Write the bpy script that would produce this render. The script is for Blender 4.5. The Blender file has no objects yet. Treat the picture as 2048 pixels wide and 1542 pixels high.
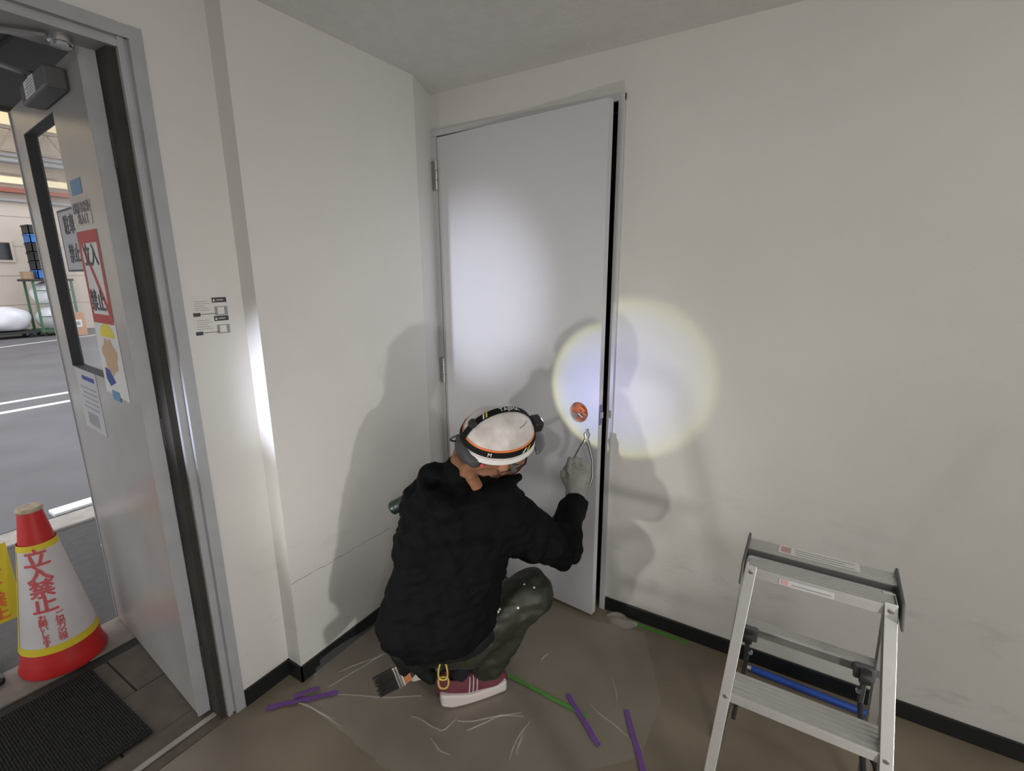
import bpy, bmesh, math, random
import numpy as np
from mathutils import Vector, Matrix

random.seed(7); np.random.seed(7)
SC = bpy.context.scene
COL = SC.collection
R = math.radians

# ------------------------------------------------------------------ camera
cam_d = bpy.data.cameras.new('camera'); cam = bpy.data.objects.new('camera', cam_d); COL.objects.link(cam)
CAM = Vector((1.600, -2.005, 1.600))
def cam_axes(yaw, pitch, roll):
    f = Vector((math.sin(yaw)*math.cos(pitch), math.cos(yaw)*math.cos(pitch), math.sin(pitch)))
    r = Vector((math.cos(yaw), -math.sin(yaw), 0)); u = r.cross(f)
    return r*math.cos(roll)+u*math.sin(roll), -r*math.sin(roll)+u*math.cos(roll), f
_r, _u, _f = cam_axes(R(-31.86), R(-12.977), R(-0.373))
cam.matrix_world = Matrix(((_r.x, _u.x, -_f.x, CAM.x), (_r.y, _u.y, -_f.y, CAM.y), (_r.z, _u.z, -_f.z, CAM.z), (0, 0, 0, 1)))
cam_d.sensor_width = 36; cam_d.sensor_fit = 'HORIZONTAL'; cam_d.lens = 36*976.85/2048
cam_d.clip_start = 0.02; cam_d.clip_end = 200
SC.camera = cam

# ------------------------------------------------------------------ world, lights, exposure
W = bpy.data.worlds.new('world'); SC.world = W; W.use_nodes = True
W.node_tree.nodes['Background'].inputs[0].default_value = (0.93, 0.95, 1.0, 1)
W.node_tree.nodes['Background'].inputs[1].default_value = 1.7

def area(name, loc, target, sx, sy, power, col):
    d = bpy.data.lights.new(name, 'AREA'); d.shape = 'RECTANGLE'; d.size = sx; d.size_y = sy
    d.energy = power; d.color = col
    o = bpy.data.objects.new(name, d); COL.objects.link(o); o.location = loc
    o.rotation_euler = (Vector(target)-Vector(loc)).to_track_quat('-Z', 'Y').to_euler()
    return o
def spot(name, loc, target, power, angle, blend, radius, col):
    d = bpy.data.lights.new(name, 'SPOT'); d.energy = power; d.spot_size = R(angle); d.spot_blend = blend
    d.shadow_soft_size = radius; d.color = col
    o = bpy.data.objects.new(name, d); COL.objects.link(o); o.location = loc
    o.rotation_euler = (Vector(target)-Vector(loc)).to_track_quat('-Z', 'Y').to_euler()
    return o
def globe(name, loc, power, radius, col):
    d = bpy.data.lights.new(name, 'POINT'); d.energy = power; d.shadow_soft_size = radius; d.color = col
    o = bpy.data.objects.new(name, d); COL.objects.link(o); o.location = loc; return o
globe('fill_lamp', (2.7, -3.0, 2.12), 38, 0.20, (1.0, 0.98, 0.945))  # unseen lamps added as ambient fill for the room, no fixtures
globe('fill_lamp', (3.7, -1.5, 2.12), 22, 0.20, (1.0, 0.98, 0.945))  # second added fill, evens out the right wall
spot('work_light_by_entrance', (0.36, -2.05, 0.50), (0.62, 0.0, 1.08), 30, 72, 0.7, 0.03, (1.0, 0.96, 0.90))
spot('work_light_by_ladder', (2.75, -1.60, 0.52), (0.3, -0.55, 0.8), 50, 62, 0.8, 0.05, (1.0, 0.97, 0.93))
spot('hand_torch', (-0.012, -2.55, 0.78), (0.175, 0.0, 1.50), 165, 23, 1.0, 0.02, (0.80, 0.83, 1.0))

SC.view_settings.view_transform = 'Standard'; SC.view_settings.look = 'None'
SC.view_settings.gamma = 1; SC.view_settings.use_curve_mapping = False
SC.view_settings.exposure = 0.12

# ------------------------------------------------------------------ materials
MATS = {}
def mat(name, col, rough=0.5, metal=0.0, var=0.0, vscale=8.0, bump=0.0, bscale=60.0, alpha=1.0, spec=0.5, trans=0.0, coat=0.0, emit=0.0, col2=None):
    m = bpy.data.materials.new(name); m.use_nodes = True; nt = m.node_tree; b = nt.nodes['Principled BSDF']
    b.inputs['Base Color'].default_value = (*col, 1); b.inputs['Roughness'].default_value = rough
    b.inputs['Metallic'].default_value = metal; b.inputs['Alpha'].default_value = alpha
    b.inputs['Specular IOR Level'].default_value = spec; b.inputs['Transmission Weight'].default_value = trans
    b.inputs['Coat Weight'].default_value = coat
    if emit: b.inputs['Emission Color'].default_value = (*col, 1); b.inputs['Emission Strength'].default_value = emit
    tc = nt.nodes.new('ShaderNodeTexCoord')
    if var:
        n = nt.nodes.new('ShaderNodeTexNoise'); n.inputs['Scale'].default_value = vscale; n.inputs['Detail'].default_value = 6
        r = nt.nodes.new('ShaderNodeMapRange'); r.inputs[1].default_value = 0.3; r.inputs[2].default_value = 0.7
        mx = nt.nodes.new('ShaderNodeMix'); mx.data_type = 'RGBA'
        c2 = col2 if col2 else tuple(c*(1-var) for c in col)
        mx.inputs[6].default_value = (*col, 1); mx.inputs[7].default_value = (*c2, 1)
        nt.links.new(tc.outputs['Object'], n.inputs['Vector']); nt.links.new(n.outputs[0], r.inputs[0])
        nt.links.new(r.outputs[0], mx.inputs[0]); nt.links.new(mx.outputs[2], b.inputs['Base Color'])
    if bump:
        n2 = nt.nodes.new('ShaderNodeTexNoise'); n2.inputs['Scale'].default_value = bscale; n2.inputs['Detail'].default_value = 4
        bp = nt.nodes.new('ShaderNodeBump'); bp.inputs['Strength'].default_value = bump; bp.inputs['Distance'].default_value = 0.01
        nt.links.new(tc.outputs['Object'], n2.inputs['Vector']); nt.links.new(n2.outputs[0], bp.inputs['Height'])
        nt.links.new(bp.outputs[0], b.inputs['Normal'])
    MATS[name] = m
    return m

def wall_mat(name, col, smudge):
    """painted plaster: faint mottling, rubbed grey smudges on the lower part, fine roller relief"""
    m = mat(name, col, rough=0.62, bump=0.10, bscale=220)
    nt = m.node_tree; b = nt.nodes['Principled BSDF']; tc = [n for n in nt.nodes if n.type == 'TEX_COORD'][0]
    def noise(scale, stretch, lo, hi):
        mp = nt.nodes.new('ShaderNodeMapping'); mp.inputs['Scale'].default_value = stretch
        n = nt.nodes.new('ShaderNodeTexNoise'); n.inputs['Scale'].default_value = scale; n.inputs['Detail'].default_value = 7; n.inputs['Roughness'].default_value = 0.65
        r = nt.nodes.new('ShaderNodeMapRange'); r.inputs[1].default_value = lo; r.inputs[2].default_value = hi
        nt.links.new(tc.outputs['Object'], mp.inputs[0]); nt.links.new(mp.outputs[0], n.inputs['Vector']); nt.links.new(n.outputs[0], r.inputs[0])
        return r.outputs[0]
    a = noise(1.6, (1, 1, 1), 0.35, 0.7)
    s = noise(5.0, (0.6, 0.6, 1.6), 0.56, 0.74)
    sep = nt.nodes.new('ShaderNodeSeparateXYZ'); nt.links.new(tc.outputs['Object'], sep.inputs[0])
    zr = nt.nodes.new('ShaderNodeMapRange'); zr.inputs[1].default_value = 1.0; zr.inputs[2].default_value = 0.25; nt.links.new(sep.outputs[2], zr.inputs[0])
    mu = nt.nodes.new('ShaderNodeMath'); mu.operation = 'MULTIPLY'; nt.links.new(s, mu.inputs[0]); nt.links.new(zr.outputs[0], mu.inputs[1])
    m2 = nt.nodes.new('ShaderNodeMath'); m2.operation = 'MULTIPLY'; m2.inputs[1].default_value = smudge; nt.links.new(mu.outputs[0], m2.inputs[0])
    mx1 = nt.nodes.new('ShaderNodeMix'); mx1.data_type = 'RGBA'; mx1.inputs[6].default_value = (*col, 1); mx1.inputs[7].default_value = (*[c*0.95 for c in col], 1)
    nt.links.new(a, mx1.inputs[0])
    mx2 = nt.nodes.new('ShaderNodeMix'); mx2.data_type = 'RGBA'; mx2.inputs[7].default_value = (*[c*0.55 for c in col], 1)
    nt.links.new(m2.outputs[0], mx2.inputs[0]); nt.links.new(mx1.outputs[2], mx2.inputs[6]); nt.links.new(mx2.outputs[2], b.inputs['Base Color'])
    return m

wall_mat('wall', (0.70, 0.69, 0.665), 0.6)
wall_mat('wall_side', (0.72, 0.71, 0.69), 0.40)
mat('ceiling', (0.84, 0.83, 0.81), 0.85, var=0.05, vscale=20, bump=0.6, bscale=130)
mat('floor', (0.255, 0.212, 0.155), 0.45, var=0.3, vscale=2.5, bump=0.03, bscale=30, col2=(0.165, 0.135, 0.098))
mat('vinyl_black', (0.012, 0.014, 0.016), 0.35)
mat('door_paint', (0.60, 0.60, 0.625), 0.33, bump=0.02, bscale=200, spec=0.5)
mat('frame_paint', (0.56, 0.56, 0.57), 0.38)
mat('steel_paint', (0.44, 0.45, 0.47), 0.40, var=0.12, vscale=12)
mat('leaf_paint', (0.44, 0.415, 0.39), 0.24, var=0.15, vscale=3, spec=0.6)
mat('dark_gap', (0.02, 0.02, 0.02), 0.9)
mat('filler_dark', (0.045, 0.040, 0.033), 0.8, var=0.5, vscale=6)  # shade of the hinge gap put into the colour
mat('gasket', (0.05, 0.05, 0.055), 0.7)
mat('chrome', (0.75, 0.76, 0.78), 0.16, metal=1)
mat('steel', (0.48, 0.47, 0.46), 0.35, metal=1)
mat('tool_steel', (0.22, 0.22, 0.22), 0.4, metal=0.9)
mat('alu', (0.60, 0.60, 0.59), 0.42, metal=0.6, var=0.06, vscale=30)
mat('alu_shaded', (0.20, 0.195, 0.185), 0.5, metal=0.5)  # same alu darkened, shade on the rear step lips put into the colour
mat('faded_red', (0.55, 0.32, 0.31), 0.6)
mat('alu_edge', (0.80, 0.79, 0.74), 0.35, metal=0.7)
mat('plastic_black', (0.018, 0.019, 0.02), 0.45)
mat('pad_grey', (0.045, 0.045, 0.048), 0.6)
mat('plastic_grey', (0.10, 0.10, 0.105), 0.5)
mat('jacket', (0.0042, 0.0043, 0.0048), 0.8, var=0.3, vscale=12, bump=0.25, bscale=45, spec=0.12)
mat('trousers', (0.030, 0.033, 0.022), 0.50, var=0.35, vscale=14, bump=0.2, bscale=40, spec=0.4)
mat('skin', (0.42, 0.20, 0.12), 0.5)
mat('hair', (0.02, 0.013, 0.01), 0.5)
mat('neck_cloth', (0.28, 0.125, 0.065), 0.85, var=0.25, vscale=40, bump=0.2, bscale=200)
mat('helmet', (0.72, 0.69, 0.67), 0.38, var=0.5, vscale=16, col2=(0.50, 0.46, 0.43))
mat('orange', (0.75, 0.18, 0.04), 0.5)
mat('strap', (0.008, 0.0085, 0.009), 0.75, spec=0.2)
mat('white_print', (0.75, 0.75, 0.73), 0.6)
mat('yellow_print', (0.75, 0.62, 0.03), 0.6)
mat('glove', (0.33, 0.32, 0.30), 0.9, var=0.3, vscale=25, bump=0.7, bscale=260)
mat('shoe_red', (0.17, 0.032, 0.055), 0.7, var=0.3, vscale=60, bump=0.3, bscale=300)
mat('sole', (0.66, 0.60, 0.58), 0.55)
mat('sock', (0.006, 0.007, 0.014), 0.9)
mat('lens', (0.55, 0.32, 0.25), 0.1, alpha=0.25)
mat('yellow_metal', (0.62, 0.46, 0.10), 0.4, metal=0.3)
mat('bristle', (0.020, 0.018, 0.016), 0.9)
mat('ferrule', (0.35, 0.34, 0.33), 0.3, metal=1)
mat('brush_wood', (0.42, 0.15, 0.06), 0.5)
mat('green_can', (0.002, 0.022, 0.015), 0.4)
mat('film', (0.80, 0.80, 0.78), 0.25, alpha=0.085, spec=0.6)
mat('film_fold', (0.80, 0.80, 0.78), 0.30, alpha=0.20, spec=0.6)
mat('tape_purple', (0.19, 0.075, 0.33), 0.6, var=0.2, vscale=25)
mat('tape_green', (0.10, 0.33, 0.05), 0.6, var=0.15, vscale=25)
mat('tape_blue', (0.12, 0.27, 0.45), 0.6)
mat('paper', (0.72, 0.71, 0.69), 0.7)
mat('paper_grey', (0.50, 0.49, 0.50), 0.7)
mat('print_dark', (0.06, 0.06, 0.07), 0.6)
mat('print_grey', (0.30, 0.30, 0.31), 0.6)
mat('print_red', (0.46, 0.045, 0.035), 0.6)
mat('print_pink', (0.60, 0.10, 0.11), 0.6)
mat('print_blue', (0.03, 0.06, 0.28), 0.6)
mat('print_skin', (0.55, 0.36, 0.22), 0.6)
mat('cone_red', (0.62, 0.022, 0.022), 0.45, var=0.2, vscale=10)
mat('cone_white', (0.68, 0.65, 0.66), 0.55, var=0.12, vscale=9)
mat('cone_yellow', (0.72, 0.58, 0.03), 0.55)
mat('cone_cap', (0.62, 0.50, 0.36), 0.8, var=0.4, vscale=60)
mat('blue_pole', (0.020, 0.085, 0.45), 0.4)
mat('glass', (0.9, 0.92, 0.9), 0.03, alpha=0.14, spec=0.6)
mat('mat_rubber', (0.022, 0.022, 0.018), 0.95, var=0.4, vscale=60, bump=1.0, bscale=300)
mat('slab', (0.125, 0.102, 0.080), 0.8, var=0.35, vscale=9, bump=0.2, bscale=60)
mat('slab_light', (0.27, 0.235, 0.205), 0.8, var=0.3, vscale=9, bump=0.2, bscale=60)
mat('kerb', (0.42, 0.38, 0.34), 0.8, var=0.3, vscale=9, bump=0.2, bscale=60)
mat('joint', (0.03, 0.028, 0.026), 0.9)
mat('asphalt_dark', (0.085, 0.080, 0.078), 0.9, var=0.2, vscale=20, bump=0.4, bscale=200)
mat('asphalt', (0.150, 0.145, 0.155), 0.75, var=0.25, vscale=1.2, bump=0.3, bscale=150)
mat('road_white', (0.75, 0.74, 0.73), 0.6)
mat('white_metal', (0.85, 0.86, 0.90), 0.4)
mat('siding', (0.60, 0.52, 0.44), 0.7, var=0.06, vscale=2)
mat('siding_dark', (0.33, 0.29, 0.25), 0.7)
mat('roof_glow', (0.85, 0.74, 0.50), 0.6, emit=0.35)  # emission stands in for daylight coming through translucent roof panels
mat('truss', (0.30, 0.25, 0.20), 0.6)
mat('truss_red', (0.33, 0.11, 0.07), 0.6)
mat('pipe_grey', (0.30, 0.30, 0.30), 0.5)
mat('window_dark', (0.02, 0.022, 0.025), 0.15)
mat('crate_blue', (0.03, 0.16, 0.50), 0.5)
mat('crate_black', (0.02, 0.024, 0.022), 0.6)
mat('bag_white', (0.75, 0.76, 0.80), 0.6, var=0.15, vscale=3)
mat('carton', (0.50, 0.27, 0.15), 0.8)
mat('pallet_wood', (0.35, 0.22, 0.11), 0.8)
mat('cage_green', (0.07, 0.16, 0.09), 0.6)
mat('canopy', (0.055, 0.055, 0.05), 0.8)
mat('crack', (0.36, 0.35, 0.34), 0.9)
mat('hole_orange', (0.50, 0.15, 0.06), 0.6, var=0.6, vscale=45)
mat('latch', (0.20, 0.16, 0.30), 0.3, metal=0.8)
mat('lamp_face', (0.9, 0.95, 1.0), 0.2, emit=2.0)
mat('plastic_smoke', (0.10, 0.10, 0.11), 0.25)
mat('caption', (0.45, 0.45, 0.44), 0.6)

# ------------------------------------------------------------------ mesh helpers
def wloc(o):
    v = Vector((0, 0, 0))
    while o: v += o.location; o = o.parent
    return v
def link(name, me, m, parent=None):
    o = bpy.data.objects.new(name, me); COL.objects.link(o)
    if m: me.materials.append(MATS[m])
    if parent is not None:
        o.parent = parent; o.location = -wloc(parent)
    return o
def tag(o, label, cat, group=None, kind=None):
    o['label'] = label; o['category'] = cat
    if group: o['group'] = group
    if kind: o['kind'] = kind
    return o
def thing(name, label, cat, loc=(0, 0, 0), group=None):
    o = bpy.data.objects.new(name, None); COL.objects.link(o); o.location = loc; o.empty_display_size = 0.05
    return tag(o, label, cat, group)
def struct(o, label=None):
    o['kind'] = 'structure'
    if label: o['label'] = label
    return o

class M:
    """collects world-space geometry for one mesh"""
    def __init__(s): s.v = []; s.f = []
    def add(s, vs, fs):
        b = len(s.v); s.v += [tuple(x) for x in vs]; s.f += [tuple(i+b for i in f) for f in fs]; return s
    def box(s, x0, x1, y0, y1, z0, z1, mx=None):
        vs = [Vector((x, y, z)) for x in (x0, x1) for y in (y0, y1) for z in (z0, z1)]
        if mx is not None: vs = [mx @ v for v in vs]
        return s.add(vs, [(0, 1, 3, 2), (4, 6, 7, 5), (0, 4, 5, 1), (2, 3, 7, 6), (0, 2, 6, 4), (1, 5, 7, 3)])
    def bar(s, a, b, w, h, up=(0, 0, 1)):
        a = Vector(a); b = Vector(b); d = (b-a); L = d.length; d.normalize(); up = Vector(up)
        x = d.cross(up); x.normalize(); y = x.cross(d)
        vs = [p+x*i*w/2+y*j*h/2 for p in (a, b) for i in (-1, 1) for j in (-1, 1)]
        return s.add(vs, [(0, 1, 3, 2), (4, 6, 7, 5), (0, 4, 5, 1), (2, 3, 7, 6), (0, 2, 6, 4), (1, 5, 7, 3)])
    def tube(s, pts, r, n=10, closed=False, flat=1.0, ref=None):
        pts = [Vector(p) for p in pts]; k = len(pts); rings = []
        rs = r if isinstance(r, (list, tuple)) else [r]*k
        prev = None
        for i, p in enumerate(pts):
            if closed: d = pts[(i+1) % k]-pts[i-1]
            else: d = pts[min(i+1, k-1)]-pts[max(i-1, 0)]
            d.normalize()
            if ref is not None: q = Vector(ref)
            elif prev is None: q = Vector((0, 0, 1)) if abs(d.z) < 0.9 else Vector((1, 0, 0))
            else: q = prev
            x = d.cross(q)
            if x.length < 1e-6: x = d.cross(Vector((0.3, 0.9, 0.2)))
            x.normalize(); y = x.cross(d); prev = y
            rings.append([p+x*math.cos(t)*rs[i]+y*math.sin(t)*rs[i]*flat for t in [2*math.pi*j/n for j in range(n)]])
        vs = [v for rg in rings for v in rg]; fs = []
        for i in range(k if closed else k-1):
            a = i*n; b = ((i+1) % k)*n
            for j in range(n): fs.append((a+j, a+(j+1) % n, b+(j+1) % n, b+j))
        if not closed: fs += [tuple(range(n-1, -1, -1)), tuple((k-1)*n+j for j in range(n))]
        return s.add(vs, fs)
    def lathe(s, prof, c, n=40, axis=(0, 0, 1), caps=True, a0=0, a1=2*math.pi):
        c = Vector(c); ax = Vector(axis).normalized(); x = ax.orthogonal().normalized(); y = ax.cross(x); vs = []; fs = []
        full = abs(a1-a0-2*math.pi) < 1e-6; m_ = n if full else n+1
        for r, z in prof:
            for j in range(m_):
                t = a0+(a1-a0)*j/n; vs.append(c+ax*z+x*math.cos(t)*r+y*math.sin(t)*r)
        for i in range(len(prof)-1):
            for j in range(n):
                j2 = (j+1) % m_; fs.append((i*m_+j, i*m_+j2, (i+1)*m_+j2, (i+1)*m_+j))
        if caps and full: fs += [tuple(range(m_-1, -1, -1)), tuple((len(prof)-1)*m_+j for j in range(m_))]
        return s.add(vs, fs)
    def prism(s, poly, a, b, fn):
        """poly in 2D, extruded from a to b, fn(u, v, w) -> point"""
        n = len(poly)
        vs = [fn(u, v, a) for u, v in poly]+[fn(u, v, b) for u, v in poly]
        fs = [tuple(range(n-1, -1, -1)), tuple(range(n, 2*n))]+[(i, (i+1) % n, n+(i+1) % n, n+i) for i in range(n)]
        return s.add(vs, fs)
    def build(s, name, m, parent=None, smooth=False, bevel=0.0, fix=True):
        me = bpy.data.meshes.new(name); me.from_pydata(s.v, [], s.f)
        if fix:
            bm = bmesh.new(); bm.from_mesh(me); bmesh.ops.recalc_face_normals(bm, faces=bm.faces); bm.to_mesh(me); bm.free()
        if smooth:
            me.polygons.foreach_set('use_smooth', [True]*len(me.polygons)); me.set_sharp_from_angle(angle=R(40))
        o = link(name, me, m, parent)
        if bevel:
            md = o.modifiers.new('bevel', 'BEVEL'); md.width = bevel; md.segments = 2; md.limit_method = 'ANGLE'
        return o
def Bx(name, m, dims, parent=None, bevel=0.0): return M().box(*dims).build(name, m, parent, bevel=bevel)

def text_geo(body, size, offset=0.0):
    cu = bpy.data.curves.new('t', 'FONT'); cu.body = body; cu.size = size; cu.align_x = 'CENTER'; cu.align_y = 'CENTER'; cu.offset = offset; cu.resolution_u = 3
    o = bpy.data.objects.new('t', cu); COL.objects.link(o)
    dg = bpy.context.evaluated_depsgraph_get(); me = bpy.data.meshes.new_from_object(o.evaluated_get(dg))
    v = [tuple(x.co) for x in me.vertices]; f = [tuple(p.vertices) for p in me.polygons]
    bpy.data.objects.remove(o); bpy.data.curves.remove(cu); bpy.data.meshes.remove(me)
    return v, f
def dice(v, f, step):
    bm = bmesh.new(); vs_ = [bm.verts.new(x) for x in v]
    for q in f:
        try: bm.faces.new([vs_[i] for i in q])
        except ValueError: pass
    xs = [x[0] for x in v]; x = min(xs)+step
    while x < max(xs):
        bmesh.ops.bisect_plane(bm, geom=bm.verts[:]+bm.edges[:]+bm.faces[:], plane_co=(x, 0, 0), plane_no=(1, 0, 0)); x += step
    bm.verts.index_update(); v2 = [tuple(q.co) for q in bm.verts]; f2_ = [tuple(w_.index for w_ in q.verts) for q in bm.faces]; bm.free()
    return v2, f2_
def text(name, body, size, m, parent, fn, offset=0.0, curved=0.0):
    v, f = text_geo(body, size)
    if curved: v, f = dice(v, f, curved)
    if not offset: return M().add([fn(x, y) for x, y, z in v], f).build(name, m, parent, fix=False)
    # bolder strokes: shifted copies of the glyph, each a hair above the other
    mm = M(); e = size*0.02
    for k, (dx_, dy_) in enumerate(((offset, 0), (-offset, 0), (0, offset), (0, -offset))):
        vv = []
        for x, y, z in v:
            x += dx_; y += dy_; q = Vector(fn(x, y)); n_ = (Vector(fn(x+e, y))-q).cross(Vector(fn(x, y+e))-q).normalized(); vv.append(q+n_*k*0.00025)
        mm.add(vv, f)
    return mm.build(name, m, parent, fix=False)

# ---- implicit surfaces (smooth unions of tapered capsules and ellipsoids), meshed with surface nets
def rcone(P, a, b, ra, rb):
    a = np.array(a, float); b = np.array(b, float); d = b-a
    t = np.clip(((P-a)@d)/(d@d), 0, 1)
    return np.linalg.norm(P-a-t[..., None]*d, axis=-1)-(ra+(rb-ra)*t)
def ellips(P, c, ax, rad):
    q = (P-np.array(c, float))@np.array(ax, float).T
    rad = np.array(rad, float); k = np.linalg.norm(q/rad, axis=-1); k2 = np.linalg.norm(q/rad**2, axis=-1)+1e-9
    return k*(k-1)/k2
def smin(a, b, k):
    h = np.clip(0.5+0.5*(b-a)/k, 0, 1); return b+(a-b)*h-k*h*(1-h)
def smax(a, b, k): return -smin(-a, -b, k)
def surf(name, fn, lo, hi, h, m, parent=None):
    lo = np.array(lo, float); hi = np.array(hi, float); n = np.ceil((hi-lo)/h).astype(int)+1
    g = np.stack(np.meshgrid(*[lo[i]+h*np.arange(n[i]) for i in range(3)], indexing='ij'), -1)
    F = fn(g); s = F < 0
    c = [n[i]-1 for i in range(3)]; acc = np.zeros((*c, 3)); cnt = np.zeros(c)
    corner = [(i, j, k) for i in (0, 1) for j in (0, 1) for k in (0, 1)]
    def sub(A, o): return A[o[0]:o[0]+c[0], o[1]:o[1]+c[1], o[2]:o[2]+c[2]]
    for p in corner:
        for ax in range(3):
            if p[ax]: continue
            q = list(p); q[ax] = 1
            fa, fb = sub(F, p), sub(F, q); x = sub(s, p) != sub(s, q)
            t = np.where(x, fa/np.where(x, fa-fb, 1), 0)
            for d in range(3): acc[..., d] += np.where(x, p[d]+(t if d == ax else 0), 0)
            cnt += x
    act = cnt > 0; idx = -np.ones(c, int); idx[act] = np.arange(act.sum())
    base = np.argwhere(act); V = lo+h*(base+acc[act]/cnt[act][:, None]); faces = []
    for ax in range(3):
        sl0 = [slice(1, c[i]) for i in range(3)]; sl0[ax] = slice(0, c[ax]); sl1 = list(sl0); sl1[ax] = slice(1, c[ax]+1)
        s0, s1 = s[tuple(sl0)], s[tuple(sl1)]; e = np.argwhere(s0 != s1); sg = s0[s0 != s1]
        st = np.array([0 if i == ax else 1 for i in range(3)]); e = e+st
        o1, o2 = (ax+1) % 3, (ax+2) % 3; d1 = np.eye(3, dtype=int)[o1]; d2 = np.eye(3, dtype=int)[o2]
        ids = [idx[tuple((e-x).T)] for x in (d1+d2, d2, 0*d1, d1)]
        Q = np.stack(ids, 1); Q[~sg] = Q[~sg][:, ::-1]; faces.append(Q)
    Q = np.concatenate(faces)
    me = bpy.data.meshes.new(name); me.from_pydata(V.tolist(), [], Q.tolist())
    me.polygons.foreach_set('use_smooth', [True]*len(me.polygons)); me.update()
    return link(name, me, m, parent)

# ================================================================== SETTING
HC = 2.435
# floor and ceiling
struct(Bx('floor', 'floor', (-0.085, 4.6, -4.6, 0.30, -0.12, 0.0)))
struct(Bx('ceiling', 'ceiling', (-0.24, 4.6, -4.6, 0.30, HC, HC+0.12)))
# wall with the white door (plane y = 0)
DX0, DX1, DZ = -0.072, 0.857, 2.245
w = M(); w.box(-0.30, DX0, 0, 0.14, 0, HC); w.box(DX1, 4.6, 0, 0.14, 0, HC); w.box(DX0, DX1, 0, 0.14, DZ, HC)
struct(w.build('wall_right', 'wall'))
struct(Bx('gap_backing', 'dark_gap', (DX0-0.2, DX1+0.2, 0.145, 0.20, 0, HC)))  # unseen black panel added so the door gap stays dark
# side wall: a furred-out panel with a splayed far end
YS, DXS = -1.048, 0.082
w = M(); w.prism([(0, YS), (0, -0.227), (-0.100, 0.0), (-0.24, 0.0), (-0.24, YS)], 0, HC, lambda u, v, z: (u, v, z))
wl = struct(w.build('wall_left', 'wall_side'))
random.seed(3)
pts = []; y = YS+0.003
while y < -0.52:
    pts.append((0.0006, y, 0.440-0.02*(y-YS)+random.uniform(-0.004, 0.004))); y += 0.03
c = M()
for a, b in zip(pts[:-1], pts[1:]): c.bar(a, b, 0.001, random.choice((0.0012, 0.002, 0.0028)), up=(0, 0, 1))
c.build('crack', 'crack', wl)
# wall around the entrance
FY, OY, FZ = -1.237, -2.32, 2.262
w = M(); w.box(-0.24, -DXS, FY, YS, 0, HC); w.box(-0.24, -DXS, OY, FY, FZ, HC); w.box(-0.24, -DXS, -4.6, OY, 0, HC)
struct(w.build('wall_entrance', 'wall_side'))
struct(Bx('wall_near', 'wall', (-0.24, 4.6, -4.72, -4.60, 0, HC)))
struct(Bx('wall_far', 'wall', (4.60, 4.72, -4.72, 0.14, 0, HC)))
# baseboards
HB = 0.068
struct(Bx('baseboard_right', 'vinyl_black', (0.882, 4.6, -0.009, 0, 0, HB), bevel=0.003))
b = M(); b.prism([(0.009, YS-0.009), (0.009, -0.225), (-0.088, -0.004), (-0.1, 0), (0, -0.227), (0, YS)], 0, HB, lambda u, v, z: (u, v, z))
b.box(-DXS, 0.009, YS-0.009, YS, 0, HB)
struct(b.build('baseboard_left', 'vinyl_black'))
struct(Bx('baseboard_entrance', 'vinyl_black', (-DXS, -DXS+0.009, FY+0.002, YS, 0, HB)))

# ---------------------------------------------------------------- white steel door, standing slightly ajar
fr = bpy.data.objects.new('trim_1', None); COL.objects.link(fr); struct(fr)
p = M(); p.box(DX1-0.002, 0.881, -0.014, 0.11, 0.0, DZ+0.03); p.build('jamb', 'frame_paint', fr, bevel=0.002)
p = M(); p.box(-0.100, -0.062, -0.014, 0.11, 0.0, DZ+0.0); p.build('jamb', 'frame_paint', fr, bevel=0.002)
p = M(); p.box(-0.104, 0.881, -0.016, 0.11, DZ, DZ+0.028); p.build('header', 'frame_paint', fr, bevel=0.002)
p = M(); p.box(0.838, DX1-0.002, 0.045, 0.11, 0, DZ); p.build('door_stop', 'gasket', fr)

door = bpy.data.objects.new('door_1', None); COL.objects.link(door); struct(door)
TH = R(-4.9); PIV = Vector((-0.056, -0.016, 0))
def dl(x, y, z):   # door-local (x along the leaf, y into the wall) to world
    return PIV+Vector((x*math.cos(TH)-y*math.sin(TH), x*math.sin(TH)+y*math.cos(TH), z))
LW, LT, LZ0, LZ1 = 0.909, 0.036, 0.012, 2.238
HX, HZ, HR = 0.812, 0.998, 0.046
bm = bmesh.new()
def ring(y):
    o = [bm.verts.new(dl(x, y, z)) for x, z in ((0, LZ0), (LW, LZ0), (LW, LZ1), (0, LZ1))]
    c = [bm.verts.new(dl(HX+HR*math.cos(t), y, HZ+HR*math.sin(t))) for t in [2*math.pi*i/32 for i in range(32)]]
    eo = [bm.edges.new((o[i], o[(i+1) % 4])) for i in range(4)]; ec = [bm.edges.new((c[i], c[(i+1) % 32])) for i in range(32)]
    bmesh.ops.triangle_fill(bm, edges=eo+ec, use_beauty=True)
    return o, c
o1, c1 = ring(0.0); o2, c2 = ring(LT)
for a, b_ in ((o1, o2), (c1, c2)):
    n = len(a)
    for i in range(n): bm.faces.new((a[i], a[(i+1) % n], b_[(i+1) % n], b_[i]))
bmesh.ops.recalc_face_normals(bm, faces=bm.faces)
me = bpy.data.meshes.new('leaf'); bm.to_mesh(me); bm.free(); link('leaf', me, 'door_paint', door)
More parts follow.
